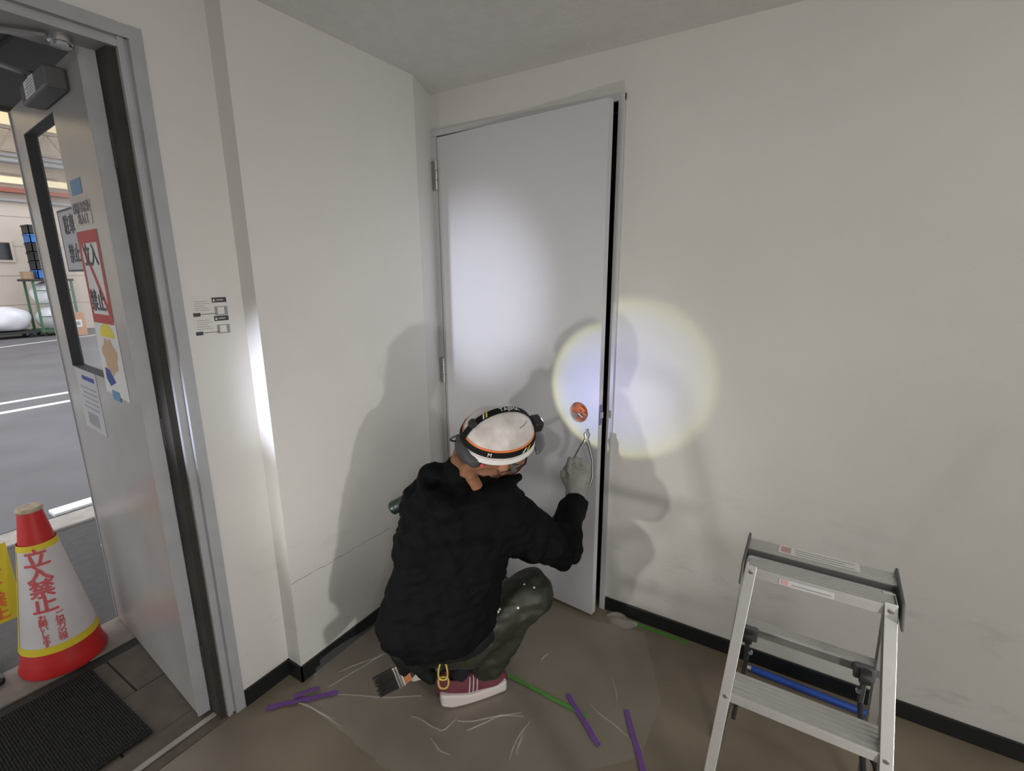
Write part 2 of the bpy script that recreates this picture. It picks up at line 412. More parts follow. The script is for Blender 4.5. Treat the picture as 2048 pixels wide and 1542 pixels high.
# things inside the open lock bore
lk = M(); lk.prism([(0.047*math.cos(t), 0.047*math.sin(t)) for t in [2*math.pi*i/24 for i in range(24)]], 0.016, 0.034, lambda u, v, z: dl(HX+u, z, HZ+v))
bore = lk.build('lock_bore', 'hole_orange', door); bore['label'] = 'rusty orange inside of the open lock bore'
lc = M(); lc.lathe([(0.0, -0.004), (0.010, -0.004), (0.013, 0.0), (0.013, 0.02)], dl(HX-0.022, 0.006, HZ-0.018), 20, axis=(math.sin(-TH), math.cos(TH), 0))
lc.build('lock_cylinder', 'chrome', bore, smooth=True)
for k, (dx_, dz_) in enumerate(((0.006, 0.010), (0.016, -0.010), (-0.004, -0.022))):
    g = M(); g.tube([dl(HX+dx_-0.020, 0.014, HZ+dz_), dl(HX+dx_, 0.008, HZ+dz_+0.012), dl(HX+dx_+0.018, 0.012, HZ+dz_-0.004)], 0.006, 8)
    g.build('lock_linkage', ('orange', 'brush_wood', 'steel')[k], bore, smooth=True)
p = M(); p.prism([(0.006, HZ-0.045), (0.030, HZ-0.045), (0.030, HZ+0.045), (0.006, HZ+0.045)], 0, 0.0015, lambda u, v, z: dl(LW+z, u, v)); fp = p.build('latch_plate', 'latch', door)
p = M(); p.prism([(0.010, HZ-0.014), (0.026, HZ-0.014), (0.026, HZ+0.014), (0.010, HZ+0.014)], 0, 0.011, lambda u, v, z: dl(LW+z, u, v)); p.build('latch_bolt', 'steel', fp, bevel=0.002)
for z0, z1 in ((2.00, 2.135), (1.03, 1.165), (0.16, 0.295)):
    h = M(); h.box(-0.095, -0.066, -0.020, -0.014, z0, z1); hi = h.build('hinge', 'steel', door, bevel=0.002)
    for q in range(3):
        zz = z0+(z1-z0)*q/3; k = M(); k.lathe([(0.0085, 0.001), (0.0085, (z1-z0)/3-0.001)], (-0.060, -0.024, zz), 16); k.build('knuckle', 'steel', hi, smooth=True)

# ---------------------------------------------------------------- entrance: steel frame
f2 = bpy.data.objects.new('trim_2', None); COL.objects.link(f2); struct(f2)
PROF = [(-0.0765, 0.0), (-0.0765, 0.034), (-0.092, 0.036), (-0.092, 0.042), (-0.086, 0.044), (-0.086, 0.060), (-0.235, 0.060), (-0.235, 0.0)]
for y0, sgn in ((FY, 1), (OY, -1)):
    m_ = M(); m_.prism([(x, y0-sgn*t) for x, t in PROF], 0.0, FZ, lambda u, v, z: (u, v, z)); m_.build('jamb', 'steel_paint', f2)
m_ = M(); m_.prism([(x, FZ-t) for x, t in PROF], OY+0.0602, FY-0.0602, lambda u, v, y: (u, y, v)); m_.build('header', 'steel_paint', f2)
Bx('header_cap', 'steel_paint', (-0.0763, -0.080, FY-0.062, FY-0.030, FZ-0.034, FZ-0.001), f2)
Bx('gap_filler', 'filler_dark', (-0.166, -0.100, -1.3185, FY-0.0602, 0.0, FZ-0.06), f2)  # dark filler added to block daylight and darken the hinge gap
Bx('threshold', 'slab', (-0.235, -0.086, OY, FY, -0.02, 0.004), f2, bevel=0.003)
Bx('threshold_rib', 'kerb', (-0.150, -0.128, OY+0.06, FY-0.06, 0.004, 0.009), f2, bevel=0.002)

# ---------------------------------------------------------------- entrance door, swung open to the outside
d2 = bpy.data.objects.new('door_2', None); COL.objects.link(d2); struct(d2)
EP = Vector((-0.171, -1.357, 0)); ED = Vector((-0.996, 0.0885, 0)).normalized(); EN = Vector((-ED.y, ED.x, 0))  # EN towards -y (room side face)
if EN.y > 0: EN = -EN
def el(s_, z, n_=0.0): return EP+ED*s_+EN*n_+Vector((0, 0, z))    # s along the leaf, z up, n out of the face
EL, ET, EZ = 0.925, 0.037, 2.206
WS0, WS1, WZ0, WZ1 = 0.352, 0.775, 1.245, 2.105
def ebox(m_, s0, s1, z0, z1, n0, n1):
    m_.prism([(s0, z0), (s1, z0), (s1, z1), (s0, z1)], n0, n1, lambda u, v, n_: el(u, v, n_)); return m_
lf = M()
for a in ((0, WS0, 0.012, EZ), (WS1, EL, 0.012, EZ), (WS0, WS1, 0.012, WZ0), (WS0, WS1, WZ1, EZ)): ebox(lf, *a, -ET, 0)
lf.build('leaf', 'leaf_paint', d2)
eg = M(); ebox(eg, -0.0015, 0.0, 0.012, EZ, -ET, 0.0); eg.build('leaf_edge', 'steel_paint', d2)
wf = M()
for a in ((WS0, WS0+0.003, WZ0, WZ1), (WS1-0.003, WS1, WZ0, WZ1), (WS0, WS1, WZ0, WZ0+0.003), (WS0, WS1, WZ1-0.003, WZ1)):
    ebox(wf, *a, -ET-0.001, -0.001)
wf.build('window_reveal', 'gasket', d2)  # dark lining on the inner sides of the window opening
gl = M(); ebox(gl, WS0+0.003, WS1-0.003, WZ0+0.003, WZ1-0.003, -0.036, -0.032); gl.build('pane', 'glass', d2)
bd = M(); ebox(bd, 0.0, 0.006, 0.012, EZ, 0, 0.003); ebox(bd, EL-0.010, EL, 0.012, EZ, 0, 0.004); bd.build('edge_bead', 'steel_paint', d2)
# closer
cl = M(); ebox(cl, 0.13, 0.42, 2.118, 2.178, 0.0, 0.055); clo = cl.build('door_closer', 'plastic_grey', d2, bevel=0.008)
st = M(); ebox(st, 0.235, 0.355, 2.125, 2.172, 0.0552, 0.0558); s2 = st.build('closer_label', 'paper', clo)
st = M()
for q in range(6): ebox(st, 0.245, 0.345-0.012*(q % 3), 2.130+q*0.0068, 2.1325+q*0.0068, 0.0559, 0.0562)
st.build('closer_lines', 'print_grey', clo)
ar = M(); a0 = el(0.33, 2.19, 0.03); a1 = Vector((-0.36, -1.72, 2.198)); a2 = Vector((-0.135, -1.43, 2.190))
ar.bar(a0, a1, 0.022, 0.007); ar.bar(a1, a2, 0.022, 0.007)
ar.lathe([(0.016, -0.012), (0.018, 0.0), (0.014, 0.012)], a0, 16); ar.lathe([(0.014, -0.010), (0.014, 0.010)], a1, 16)
ar.build('closer_arm', 'steel', clo)
fo = M(); fo.lathe([(0.022, -0.03), (0.022, -0.022), (0.026, -0.020), (0.026, -0.008), (0.020, -0.006), (0.020, 0.0)], (-0.135, -1.405, 2.205), 18); fo.build('closer_bracket', 'chrome', clo, smooth=True)
for z in (0.25, 1.1, 1.95):
    h = M(); h.lathe([(0.010, -0.05), (0.010, 0.05)], (-0.160, -1.312, z), 14); h.build('hinge', 'gasket', d2, smooth=True)
# papers taped to the entrance door
def paper(name, label, cat, pts, mm='paper', lift=0.0006, group=None):
    t = thing(name, label, cat, el(pts[0][0], min(q[1] for q in pts), lift), group)
    m_ = M(); m_.prism(pts, lift, lift+0.0005, lambda u, v, n_: el(u, v, n_)); m_.build('sheet', mm, t); return t
def quadp(t, name, mm, pts, n_=0.0014):
    m_ = M(); m_.prism(pts, n_, n_+0.0002, lambda u, v, w_: el(u, v, w_)); return m_.build(name, mm, t)
def rect(s0, s1, z0, z1): return [(s0, z0), (s1, z0), (s1, z1), (s0, z1)]
t = paper('prohibition_sign', 'white no-entry sign with red frame and red diagonal bar on grey door', 'sign', rect(0.130, 0.345, 1.445, 1.740))
for nm, pp in (('red_frame', rect(0.130, 0.345, 1.702, 1.740)), ('red_frame', rect(0.130, 0.345, 1.445, 1.475)), ('red_frame', rect(0.130, 0.152, 1.475, 1.702)), ('red_frame', rect(0.323, 0.345, 1.475, 1.702)),
               ('red_bar', [(0.323, 1.702), (0.298, 1.702), (0.152, 1.505), (0.152, 1.475), (0.160, 1.475)])):
    quadp(t, nm, 'print_red', pp)
text('lettering', '立入', 0.075, 'print_dark', t, lambda x, y: el(0.238-x, 1.660+y, 0.0018), 0.002)
text('lettering', '禁止', 0.075, 'print_dark', t, lambda x, y: el(0.252-x, 1.515+y, 0.0018), 0.002)
t = paper('notice_strip', 'brush-lettered paper strip above the red-framed sign', 'notice', rect(0.150, 0.335, 1.758, 1.828), 'leaf_paint')
text('lettering', '関係者以外', 0.036, 'print_grey', t, lambda x, y: el(0.243-x, 1.808+y, 0.0016), 0.001)
text('lettering', '出入口', 0.036, 'print_grey', t, lambda x, y: el(0.243-x, 1.774+y, 0.0016), 0.001)
t = paper('window_notice', 'paper with dark outlined box taped inside the door window', 'notice', rect(0.357, 0.690, 1.615, 1.835), 'paper_grey', lift=-0.0315)
for pp in (rect(0.357, 0.690, 1.828, 1.835), rect(0.357, 0.690, 1.615, 1.622), rect(0.357, 0.364, 1.62, 1.83), rect(0.683, 0.690, 1.62, 1.83)): quadp(t, 'outline', 'print_dark', pp, -0.0305)
text('lettering', '駐車', 0.070, 'print_dark', t, lambda x, y: el(0.560-x, 1.775+y, -0.0305), 0.002)
text('lettering', '禁止', 0.070, 'print_dark', t, lambda x, y: el(0.560-x, 1.675+y, -0.0305), 0.002)
t = paper('picture_notice', 'cream paper with yellow, tan and blue picture patches below the red-framed sign', 'notice', [(0.115, 1.19), (0.355, 1.20), (0.350, 1.462), (0.120, 1.455)], 'paper')
quadp(t, 'yellow_patch', 'yellow_print', [(0.225+0.075*math.cos(a), 1.400+0.045*math.sin(a)) for a in [math.pi*i/10 for i in range(11)]])
quadp(t, 'tan_patch', 'print_skin', [(0.235+0.075*math.cos(a)*(1+.15*math.sin(5*a)), 1.335+0.060*math.sin(a)*(1+.15*math.sin(7*a))) for a in [2*math.pi*i/24 for i in range(24)]])
quadp(t, 'blue_patch', 'print_blue', [(0.270, 1.285), (0.225, 1.245), (0.290, 1.225), (0.325, 1.250), (0.320, 1.290)])
t = paper('blue_tape_patch', 'small blue tape patch under the picture notice on door', 'tape', rect(0.21, 0.29, 1.178, 1.212), 'tape_blue', lift=0.0016)
t = paper('blue_tape_patch', 'small blue tape patch at top of the door window sheets', 'tape', rect(0.20, 0.31, 1.850, 1.895), 'tape_blue')
t = paper('small_notice', 'grey printed notice sheet below the door window', 'notice', rect(0.47, 0.74, 1.00, 1.245), 'paper_grey')
quadp(t, 'header_bar', 'print_blue', rect(0.50, 0.66, 1.205, 1.222))
for q in range(5): quadp(t, 'print_line', 'print_grey', rect(0.50, 0.71-0.03*(q % 2), 1.170-q*0.020, 1.176-q*0.020))
quadp(t, 'print_box', 'print_grey', rect(0.54, 0.68, 1.02, 1.070))

# stickers on the wall beside the entrance
for k, (z0, z1, lab) in enumerate(((1.470, 1.528, 'upper of two black and white stickers on wall by entrance'), (1.410, 1.468, 'lower of two black and white stickers on wall by entrance'))):
    x0 = -DXS+0.0003; ya, yb = (-1.212, -1.103)
    t = thing('wall_sticker', lab, 'sticker', (-DXS, ya, z0), 'stickers beside the entrance')
    def sq(nm, mm, y0, y1, za, zb, lift):
        m_ = M(); m_.box(x0+lift, x0+lift+0.0003, ya+y0*(yb-ya), ya+y1*(yb-ya), z0+za*(z1-z0), z0+zb*(z1-z0)); return m_.build(nm, mm, t)
    sq('sheet', 'paper', 0, 1, 0, 1, 0)
    sq('dark_panel', 'print_dark', 0.57, 1.0, 0.72, 1.0, 0.0004); sq('dark_panel', 'print_grey', 0.62, 1.0, 0.0, 0.50, 0.0004)
    sq('white_square', 'paper', 0.70, 0.90, 0.06, 0.46, 0.0008)
    sq('dark_panel', 'print_dark', 0.0, 0.20, 0.0, 0.20, 0.0004); sq('rule', 'print_dark', 0.20, 0.66, 0.10, 0.13, 0.0004)
    for q in range(5): sq('print_line', 'print_grey', 0.06, 0.50-0.07*(q % 3), 0.32+q*0.12, 0.345+q*0.12, 0.0004)
    m_ = M(); m_.prism([(-0.004, -0.004), (0.004, -0.004), (0, 0.005)], 0, 0.0002, lambda u, v, w_: (x0+0.0008+w_, ya+0.63*(yb-ya)+u, z0+0.86*(z1-z0)+v)); m_.build('emblem', 'white_print', t)
    sq('emblem_line', 'white_print', 0.70, 0.90, 0.84, 0.88, 0.0008)

# ================================================================== OUTSIDE
struct(Bx('ground', 'asphalt', (-30, -2.42, -16, 20, -0.13, -0.012)))
struct(Bx('yard_strip', 'asphalt_dark', (-2.42, -1.10, -16, 20, -0.13, -0.006)))
por = struct(bpy.data.objects.new('porch', None)); COL.objects.link(por)
Bx('bed', 'joint', (-1.10, -0.235, -6, 3, -0.13, -0.008), por)
random.seed(5)
y = -3.46
while y < 0.6:
    Bx('slab', 'slab_light', (-1.098, -0.872, y+0.003, y+0.397, -0.06, 0.0), por, bevel=0.004); y += 0.4
for i, x0 in enumerate((-0.806, -0.520)):
    y = -3.52+0.15*i
    while y < 0.6:
        Bx('slab', 'slab', (x0, x0+0.282, y+0.003, y+0.297, -0.06, random.uniform(-0.003, 0.0)), por, bevel=0.004); y += 0.3
kb = struct(bpy.data.objects.new('kerb', None)); COL.objects.link(kb)
y = -8.0
while y < 10:
    Bx('kerb_stone', 'kerb', (-2.62, -2.40, y+0.004, y+0.596, -0.06, 0.012), kb, bevel=0.008); y += 0.6
Bx('gutter', 'asphalt_dark', (-2.68, -2.62, -8, 10, -0.06, -0.006), kb)
tag(Bx('kerb_plate', 'white_metal', (-2.80, -2.68, -1.06, 0.9, -0.02, 0.012), bevel=0.006), 'bright white metal plate lying along the road kerb', 'plate')
mh = thing('drain_cover', 'round concrete drain cover in the dark yard paving', 'drain cover', (-1.92, -0.92, 0))
m_ = M(); m_.lathe([(0.10, -0.03), (0.10, 0.0), (0.135, 0.0), (0.135, -0.03)], (-1.92, -0.92, 0), 28, caps=False); m_.build('rim', 'kerb', mh, smooth=True)
m_ = M(); m_.lathe([(0.098, -0.03), (0.098, -0.002)], (-1.92, -0.92, 0), 28); m_.build('lid', 'slab_light', mh, smooth=True)
for i, x0 in enumerate((-6.60, -7.22)):
    m_ = M(); m_.prism([(x0, -0.8), (x0-0.13, -0.8), (x0-0.93, 6), (x0-0.80, 6)] if False else [(x0+0.25, -5), (x0+0.12, -5), (x0-0.52, 8), (x0-0.39, 8)], -0.012, -0.009, lambda u, v, z: (u, v, z))
    tag(m_.build('road_line', 'road_white'), 'white painted line of a parallel pair across the road', 'road line', 'pair of road lines')
m_ = M(); m_.prism([(-11.0, -6), (-11.0, -5.8), (-16.2, 5.1), (-16.2, 4.9)], -0.012, -0.009, lambda u, v, z: (u, v, z))
tag(m_.build('road_line', 'road_white'), 'faint slanting road line near the far warehouse', 'road line')

# canopy over the entrance
cp = struct(bpy.data.objects.new('canopy', None)); COL.objects.link(cp)
Bx('soffit', 'canopy', (-1.86, -0.24, -4.5, 1.5, 2.40, 2.46), cp)
for y in (-3.5, -2.4, -1.3, -0.2, 0.9): Bx('soffit_joint', 'joint', (-1.85, -0.24, y, y+0.01, 2.394, 2.401), cp)
Bx('fascia', 'canopy', (-1.90, -1.86, -4.5, 1.5, 2.385, 2.52), cp)

# warehouse across the road
BX = -17.6
wh = thing('warehouse', 'cream warehouse with open roof trusses across the road', 'building', (BX, 3, 0))
z = 0.0
while z < 3.55:
    Bx('siding_panel', 'siding', (BX-0.1, BX, -14, 24, z+0.012, min(z+0.80, 3.6)), wh); z += 0.80
Bx('siding_back', 'siding_dark', (BX-0.14, BX-0.02, -14, 24, 0, 3.6), wh)
for y0 in (-2.6, 0.6, 2.0): 
    wi = M(); wi.box(BX, BX+0.05, y0-0.06, y0+0.66, 1.98, 2.56); wf_ = wi.build('window', 'siding', wh)
    Bx('pane', 'window_dark', (BX+0.05, BX+0.06, y0, y0+0.6, 2.04, 2.50), wf_)
Bx('eave_band', 'pipe_grey', (BX-0.1, BX+0.12, -14, 24, 3.60, 3.66), wh)
Bx('red_beam', 'truss_red', (BX-0.1, BX+0.1, -14, 24, 3.84, 3.96), wh)
Bx('upper_wall', 'siding', (BX-0.3, BX-0.2, -14, 24, 3.6, 5.5), wh)
Bx('skylight_band', 'roof_glow', (BX-0.2, BX-0.15, -14, 24, 4.10, 4.28), wh)
for z in (4.06, 4.32): Bx('rail', 'truss', (BX-0.12, BX-0.06, -14, 24, z, z+0.035), wh)
for z, r_ in ((4.62, 0.07), (4.76, 0.045)):
    m_ = M(); m_.tube([(BX+0.3, -14, z), (BX+0.3, 24, z)], r_, 10); m_.build('pipe', 'pipe_grey', wh, smooth=True)
Bx('roof_sheet', 'roof_glow', (BX-3, BX+1.2, -14, 24, 5.95, 6.0), wh)
Bx('roof_strip', 'roof_glow', (BX-0.19, BX-0.16, -14, 24, 5.55, 5.95), wh)
Bx('top_chord', 'truss', (BX+0.25, BX+0.37, -14, 24, 5.42, 5.52), wh)
Bx('bottom_chord', 'truss', (BX+0.25, BX+0.37, -14, 24, 4.84, 4.90), wh)
y = -13.0
while y < 23:
    m_ = M(); m_.bar((BX+0.31, y, 5.44), (BX+0.31, y+0.35, 4.88), 0.05, 0.05); m_.bar((BX+0.31, y+0.35, 4.88), (BX+0.31, y+0.70, 5.44), 0.05, 0.05)
    m_.build('truss_web', 'truss', wh); y += 0.70
for y in (1.2, 4.55): Bx('post', 'truss_red', (BX+0.15, BX+0.23, y, y+0.09, 0, 5.4), wh)

# goods in front of the warehouse
gx = BX+0.9
cg = thing('roll_cage', 'green wire roll cage holding white sacks before warehouse', 'roll cage', (gx, 2.9, 0))
for (x, y) in ((gx-0.35, 2.60), (gx+0.35, 2.60), (gx-0.35, 3.40), (gx+0.35, 3.40)):
    Bx('post', 'cage_green', (x-0.025, x+0.025, y-0.025, y+0.025, 0.05, 1.46), cg)
Bx('deck', 'cage_green', (gx-0.4, gx+0.4, 2.55, 3.45, 0.10, 0.16), cg)
Bx('top_plate', 'crate_black', (gx-0.4, gx+0.42, 2.48, 3.45, 1.46, 1.52), cg)
for z in (0.5, 0.85, 1.2): Bx('rail', 'cage_green', (gx+0.34, gx+0.36, 2.60, 3.40, z, z+0.025), cg)
for (x, y) in ((gx-0.3, 2.65), (gx+0.3, 2.65), (gx-0.3, 3.35), (gx+0.3, 3.35)):
    m_ = M(); m_.lathe([(0.05, -0.02), (0.05, 0.02)], (x, y, 0.04), 14, axis=(1, 0, 0)); m_.build('caster', 'crate_black', cg)
def sack(name, label, c, rad, group=None, seed=0):
    rs = np.random.RandomState(seed); ph = rs.rand(6)*6
    def f(P):
        d = ellips(P, c, np.eye(3), rad)
        q = P*9; d = d+0.03*np.sin(q[..., 0]+ph[0])*np.sin(q[..., 1]+ph[1])*np.sin(q[..., 2]+ph[2])
        return smax(d, c[2]-rad[2]*0.75-P[..., 2], 0.03)
    rad = np.array(rad); c = np.array(c)
    o = surf(name, f, c-rad-0.08, c+rad+0.08, 0.045, 'bag_white'); return tag(o, label, 'sack', group)
sack('sack', 'white plastic sack at the bottom of the green roll cage', (gx, 3.0, 0.43), (0.34, 0.41, 0.37), seed=1)
sack('sack', 'white plastic sack resting on another inside the roll cage', (gx, 3.0, 1.10), (0.34, 0.41, 0.36), seed=2)
pl = thing('low_trolley', 'low dark trolley under a big white sack', 'trolley', (gx, 1.95, 0))
Bx('deck', 'crate_black', (gx-0.45, gx+0.45, 1.35, 2.48, 0.10, 0.16), pl)
for (x, y) in ((gx-0.3, 1.5), (gx+0.3, 1.5), (gx-0.3, 2.35), (gx+0.3, 2.35)):
    m_ = M(); m_.lathe([(0.05, -0.02), (0.05, 0.02)], (x, y, 0.04), 14, axis=(1, 0, 0)); m_.build('caster', 'crate_black', pl)
sack('sack', 'large slumped white sack on the low dark trolley', (gx, 1.98, 0.46), (0.42, 0.52, 0.36), seed=3)
ct = thing('carton', 'brown cardboard carton with white label before the roll cage', 'box', (gx+0.75, 3.12, 0))
Bx('box', 'carton', (gx+0.50, gx+0.95, 2.86, 3.36, -0.01, 0.60), ct); Bx('label', 'paper', (gx+0.95, gx+0.955, 2.94, 3.28, 0.22, 0.42), ct)
Bx('print', 'print_grey', (gx+0.956, gx+0.958, 2.98, 3.24, 0.27, 0.36), ct)
wc = thing('wooden_crate', 'small wooden crate at the edge of the roll cage top', 'crate', (gx, 2.58, 1.52))
for q in range(4): Bx('slat', 'pallet_wood', (gx-0.15, gx+0.15, 2.50, 2.70, 1.525+q*0.05, 1.565+q*0.05), wc)
for q in range(6):
    mm = 'crate_blue' if q in (0, 4) else 'crate_black'
    z0 = 1.525+q*0.235; lab = ('blue plastic crate at the bottom of the stack on roll cage', 'black plastic crate resting on the bottom blue crate', 'black plastic crate midway between the two blue crates', 'black plastic crate right under the high blue crate', 'blue plastic crate high in the stack on roll cage', 'black plastic crate topmost of the stack on roll cage')[q]
    k = thing('plastic_crate', lab, 'crate', (gx, 2.96, z0), 'stacked crates')
    m_ = M(); x0, x1, y0, y1 = gx-0.26, gx+0.26, 2.76, 3.16
    m_.box(x0, x1, y0, y1, z0, z0+0.02); m_.box(x0, x0+0.02, y0, y1, z0, z0+0.20); m_.box(x1-0.02, x1, y0, y1, z0, z0+0.20); m_.box(x0, x1, y0, y0+0.02, z0, z0+0.20); m_.box(x0, x1, y1-0.02, y1, z0, z0+0.20)
    m_.build('body', mm, k)
    m_ = M(); m_.box(x0-0.015, x1+0.015, y0-0.015, y0+0.02, z0+0.195, z0+0.232); m_.box(x0-0.015, x1+0.015, y1-0.02, y1+0.015, z0+0.195, z0+0.232); m_.box(x0-0.015, x0+0.02, y0, y1, z0+0.195, z0+0.232); m_.box(x1-0.02, x1+0.015, y0, y1, z0+0.195, z0+0.232)
    m_.build('rim', mm, k)

# door mat
dm = thing('door_mat', 'black bristle door mat outside the entrance', 'mat', (-0.50, -2.0, 0.0))
m_ = M(); m_.box(-0.800, -0.255, -2.75, -1.475, 0.001, 0.010); m_.build('backing', 'mat_rubber', dm, bevel=0.003)
m_ = M(); 
y = -2.74
while y < -1.48:
    m_.box(-0.795, -0.265, y, y+0.004, 0.010, 0.0125); y += 0.008
o = m_.build('ribs', 'mat_rubber', dm); o['kind'] = 'stuff'

# ------------------------------------------------------------------ traffic cone
CX, CY = -1.0, -1.5
cn = thing('traffic_cone', 'red traffic cone wearing a white printed sleeve with yellow edges', 'traffic cone', (CX, CY, 0))
def cr(z): return 0.140-(0.140-0.035)*(z/0.70)
m_ = M(); m_.lathe([(0.142, 0.002), (0.145, 0.012), (cr(0.05), 0.05), (cr(0.66), 0.66), (cr(0.685), 0.685), (0.030, 0.690)], (CX, CY, 0), 48); m_.build('cone_body', 'cone_red', cn, smooth=True)
m_ = M(); m_.lathe([(0.040, 0.683), (0.044, 0.690), (0.040, 0.700), (0.020, 0.704), (0.012, 0.700)], (CX, CY, 0), 32); m_.build('cap', 'cone_cap', cn, smooth=True)
ZB, ZT = 0.105, 0.555
m_ = M(); m_.lathe([(cr(ZB)+0.004, ZB), (cr(ZT)+0.004, ZT)], (CX, CY, 0), 56, caps=False); sl = m_.build('sleeve', 'cone_white', cn, smooth=True)
for za, zb in ((ZB-0.001, ZB+0.030), (ZT-0.024, ZT+0.001)):
    m_ = M(); m_.lathe([(cr(za)+0.0048, za), (cr(zb)+0.0048, zb)], (CX, CY, 0), 56, caps=False); m_.build('yellow_band', 'cone_yellow', sl, smooth=True)
ANG = math.atan2(CAM.y-CY, CAM.x-CX)
def oncone(ang, z, lift): r_ = cr(z)+lift; return Vector((CX+r_*math.cos(ang), CY+r_*math.sin(ang), z))
vs = [oncone(ANG-1.36+da, ZB+(ZT-ZB)*i/10, 0.0049) for i in range(11) for da in (-0.06, 0.06)]
m_ = M(); m_.add(vs, [(2*i, 2*i+1, 2*i+3, 2*i+2) for i in range(10)]); m_.build('yellow_seam', 'cone_yellow', sl, fix=False)
def cone_text(ch, size, a0, zc, off, thick=0.0):
    def fn(x, y):
        z = zc+y; return oncone(ANG+a0+(off+x)/cr(zc), z, 0.0056)
    text('lettering', ch, size, 'print_pink', sl, fn, thick, 0.006)
for i, ch in enumerate('立入禁止'): cone_text(ch, 0.078, -0.22, 0.498-i*0.064, 0, 0.0022)
for i, ch in enumerate('ご協力の程'): cone_text(ch, 0.029, -0.22, 0.254-i*0.0240, 0.034, 0.0007)
for i, ch in enumerate('お願いします'): cone_text(ch, 0.028, -0.22, 0.257-i*0.0225, -0.016, 0.0007)

# yellow panel sign next to the cone
SX = -1.13
sg = thing('panel_sign', 'yellow no-entry panel sign on a stand behind the red cone', 'sign', (SX, -1.80, 0))
Bx('panel', 'cone_yellow', (SX-0.006, SX, -1.98, -1.565, 0.195, 0.535), sg, bevel=0.004)
Bx('base', 'plastic_black', (SX-0.12, SX+0.12, -1.92, -1.68, 0.0, 0.03), sg, bevel=0.01)
m_ = M(); m_.tube([(SX-0.02, -1.80, 0.02), (SX-0.02, -1.80, 0.52)], 0.012); m_.build('post', 'steel', sg, smooth=True)
m_ = M(); m_.prism([(-1.675, 0.425), (-1.595, 0.425), (-1.635, 0.490)], 0, 0.0006, lambda u, v, w_: (SX+0.0002+w_, u, v)); m_.build('warning_triangle', 'print_pink', sg)
for i, ch in enumerate('立入禁止'): text('lettering', ch, 0.060, 'orange', sg, lambda x, y, i=i: Vector((SX+0.001, -1.632+x, 0.390-i*0.052+y)), 0.002)

# ================================================================== FLOOR COVERINGS
SEG = [((0.09, -1.13), (0.31, -1.10)), ((0.09, -1.13), (0.26, -1.10)), ((0.18, -1.03), (0.47, -0.86)), ((0.62, -0.94), (0.65, -0.87)), ((0.65, -0.87), (0.85, -0.73)),
       ((0.70, -0.88), (0.83, -0.72)), ((0.89, -0.90), (0.87, -0.73)), ((0.91, -0.87), (0.87, -0.79)), ((0.61, -0.98), (0.71, -0.99)), ((0.68, -0.68), (0.72, -0.64)),
       ((1.04, -0.55), (1.22, -0.62)), ((1.05, -0.36), (1.13, -0.52)), ((0.78, -0.48), (0.78, -0.41)), ((0.50, -0.95), (0.62, -0.93)), ((0.30, -0.60), (0.10, -0.95)), ((0.25, -0.62), (0.12, -1.02))]
POLY = [(0.07, -1.13), (0.011, -0.98), (0.011, -0.10), (0.10, -0.07), (0.80, -0.12), (1.10, -0.06), (1.27, -0.40), (1.27, -0.66), (1.08, -0.84), (0.86, -1.07), (0.55, -1.14), (0.30, -1.12)]
def inside(x, y):
    c_ = False; n = len(POLY)
    for i in range(n):
        (x1, y1), (x2, y2) = POLY[i], POLY[i-1]
        if (y1 > y) != (y2 > y) and x < (x2-x1)*(y-y1)/(y2-y1)+x1: c_ = not c_
    return c_
h = 0.009; nx, ny = 146, 124
idx = {}; vs = []; fs = []
rs = np.random.RandomState(4); PHS = rs.rand(8, 3)*6
def filmz(x, y):
    z = 0.0028+0.0010*math.sin(11*x+7*y+PHS[0, 0])*math.sin(9*y-5*x+PHS[1, 0])
    for k, ((x1, y1), (x2, y2)) in enumerate(SEG):
        dx_, dy_ = x2-x1, y2-y1; L2 = dx_*dx_+dy_*dy_; t = max(0, min(1, ((x-x1)*dx_+(y-y1)*dy_)/L2))
        d = math.hypot(x-x1-t*dx_, y-y1-t*dy_)+0.003*math.sin(40*t+k)
        z += (0.010 if k > 12 else 0.006)*math.exp(-(d/0.008)**2)*(0.4+0.6*math.sin(math.pi*min(1, max(0, t*0.9+0.05))))
    if x < 0.10: z += 0.060*((0.10-x)/0.10)**3*(0.65+0.35*math.sin(13*y+1))
    return max(z, 0.0012)
for i in range(nx):
    for j in range(ny):
        x = 0.011+i*h; y = -1.145+j*h
        if inside(x, y): idx[i, j] = len(vs); vs.append((x, y, filmz(x, y)))
for (i, j), a in idx.items():
    q = [idx.get((i+1, j)), idx.get((i+1, j+1)), idx.get((i, j+1))]
    if None not in q: fs.append((a, *q))
fm = thing('masking_film', 'wrinkled clear plastic masking film spread on floor under worker', 'plastic film', (0.6, -0.6, 0))
M().add(vs, fs).build('sheet', 'film', fm, smooth=True, fix=False)
for k, ((x1, y1), (x2, y2)) in enumerate(SEG):
    n = 9; L = math.hypot(x2-x1, y2-y1); nxv, nyv = -(y2-y1)/L, (x2-x1)/L; m_ = M(); vv = []
    for i in range(n):
        t = i/(n-1); x = x1+(x2-x1)*t+nxv*0.006*math.sin(5*t+k); y = y1+(y2-y1)*t+nyv*0.006*math.sin(5*t+k); z = filmz(x, y)+0.001
        w_ = 0.0032*math.sin(math.pi*min(1, 0.08+0.9*t))+0.0004
        vv += [(x-nxv*w_, y-nyv*w_, z), (x, y, z+0.0035), (x+nxv*w_, y+nyv*w_, z)]
    ff = [(3*i+a, 3*i+a+1, 3*i+a+4, 3*i+a+3) for i in range(n-1) for a in (0, 1)]
    m_.add(vv, ff).build('crease', 'film_fold', fm, smooth=True, fix=False)
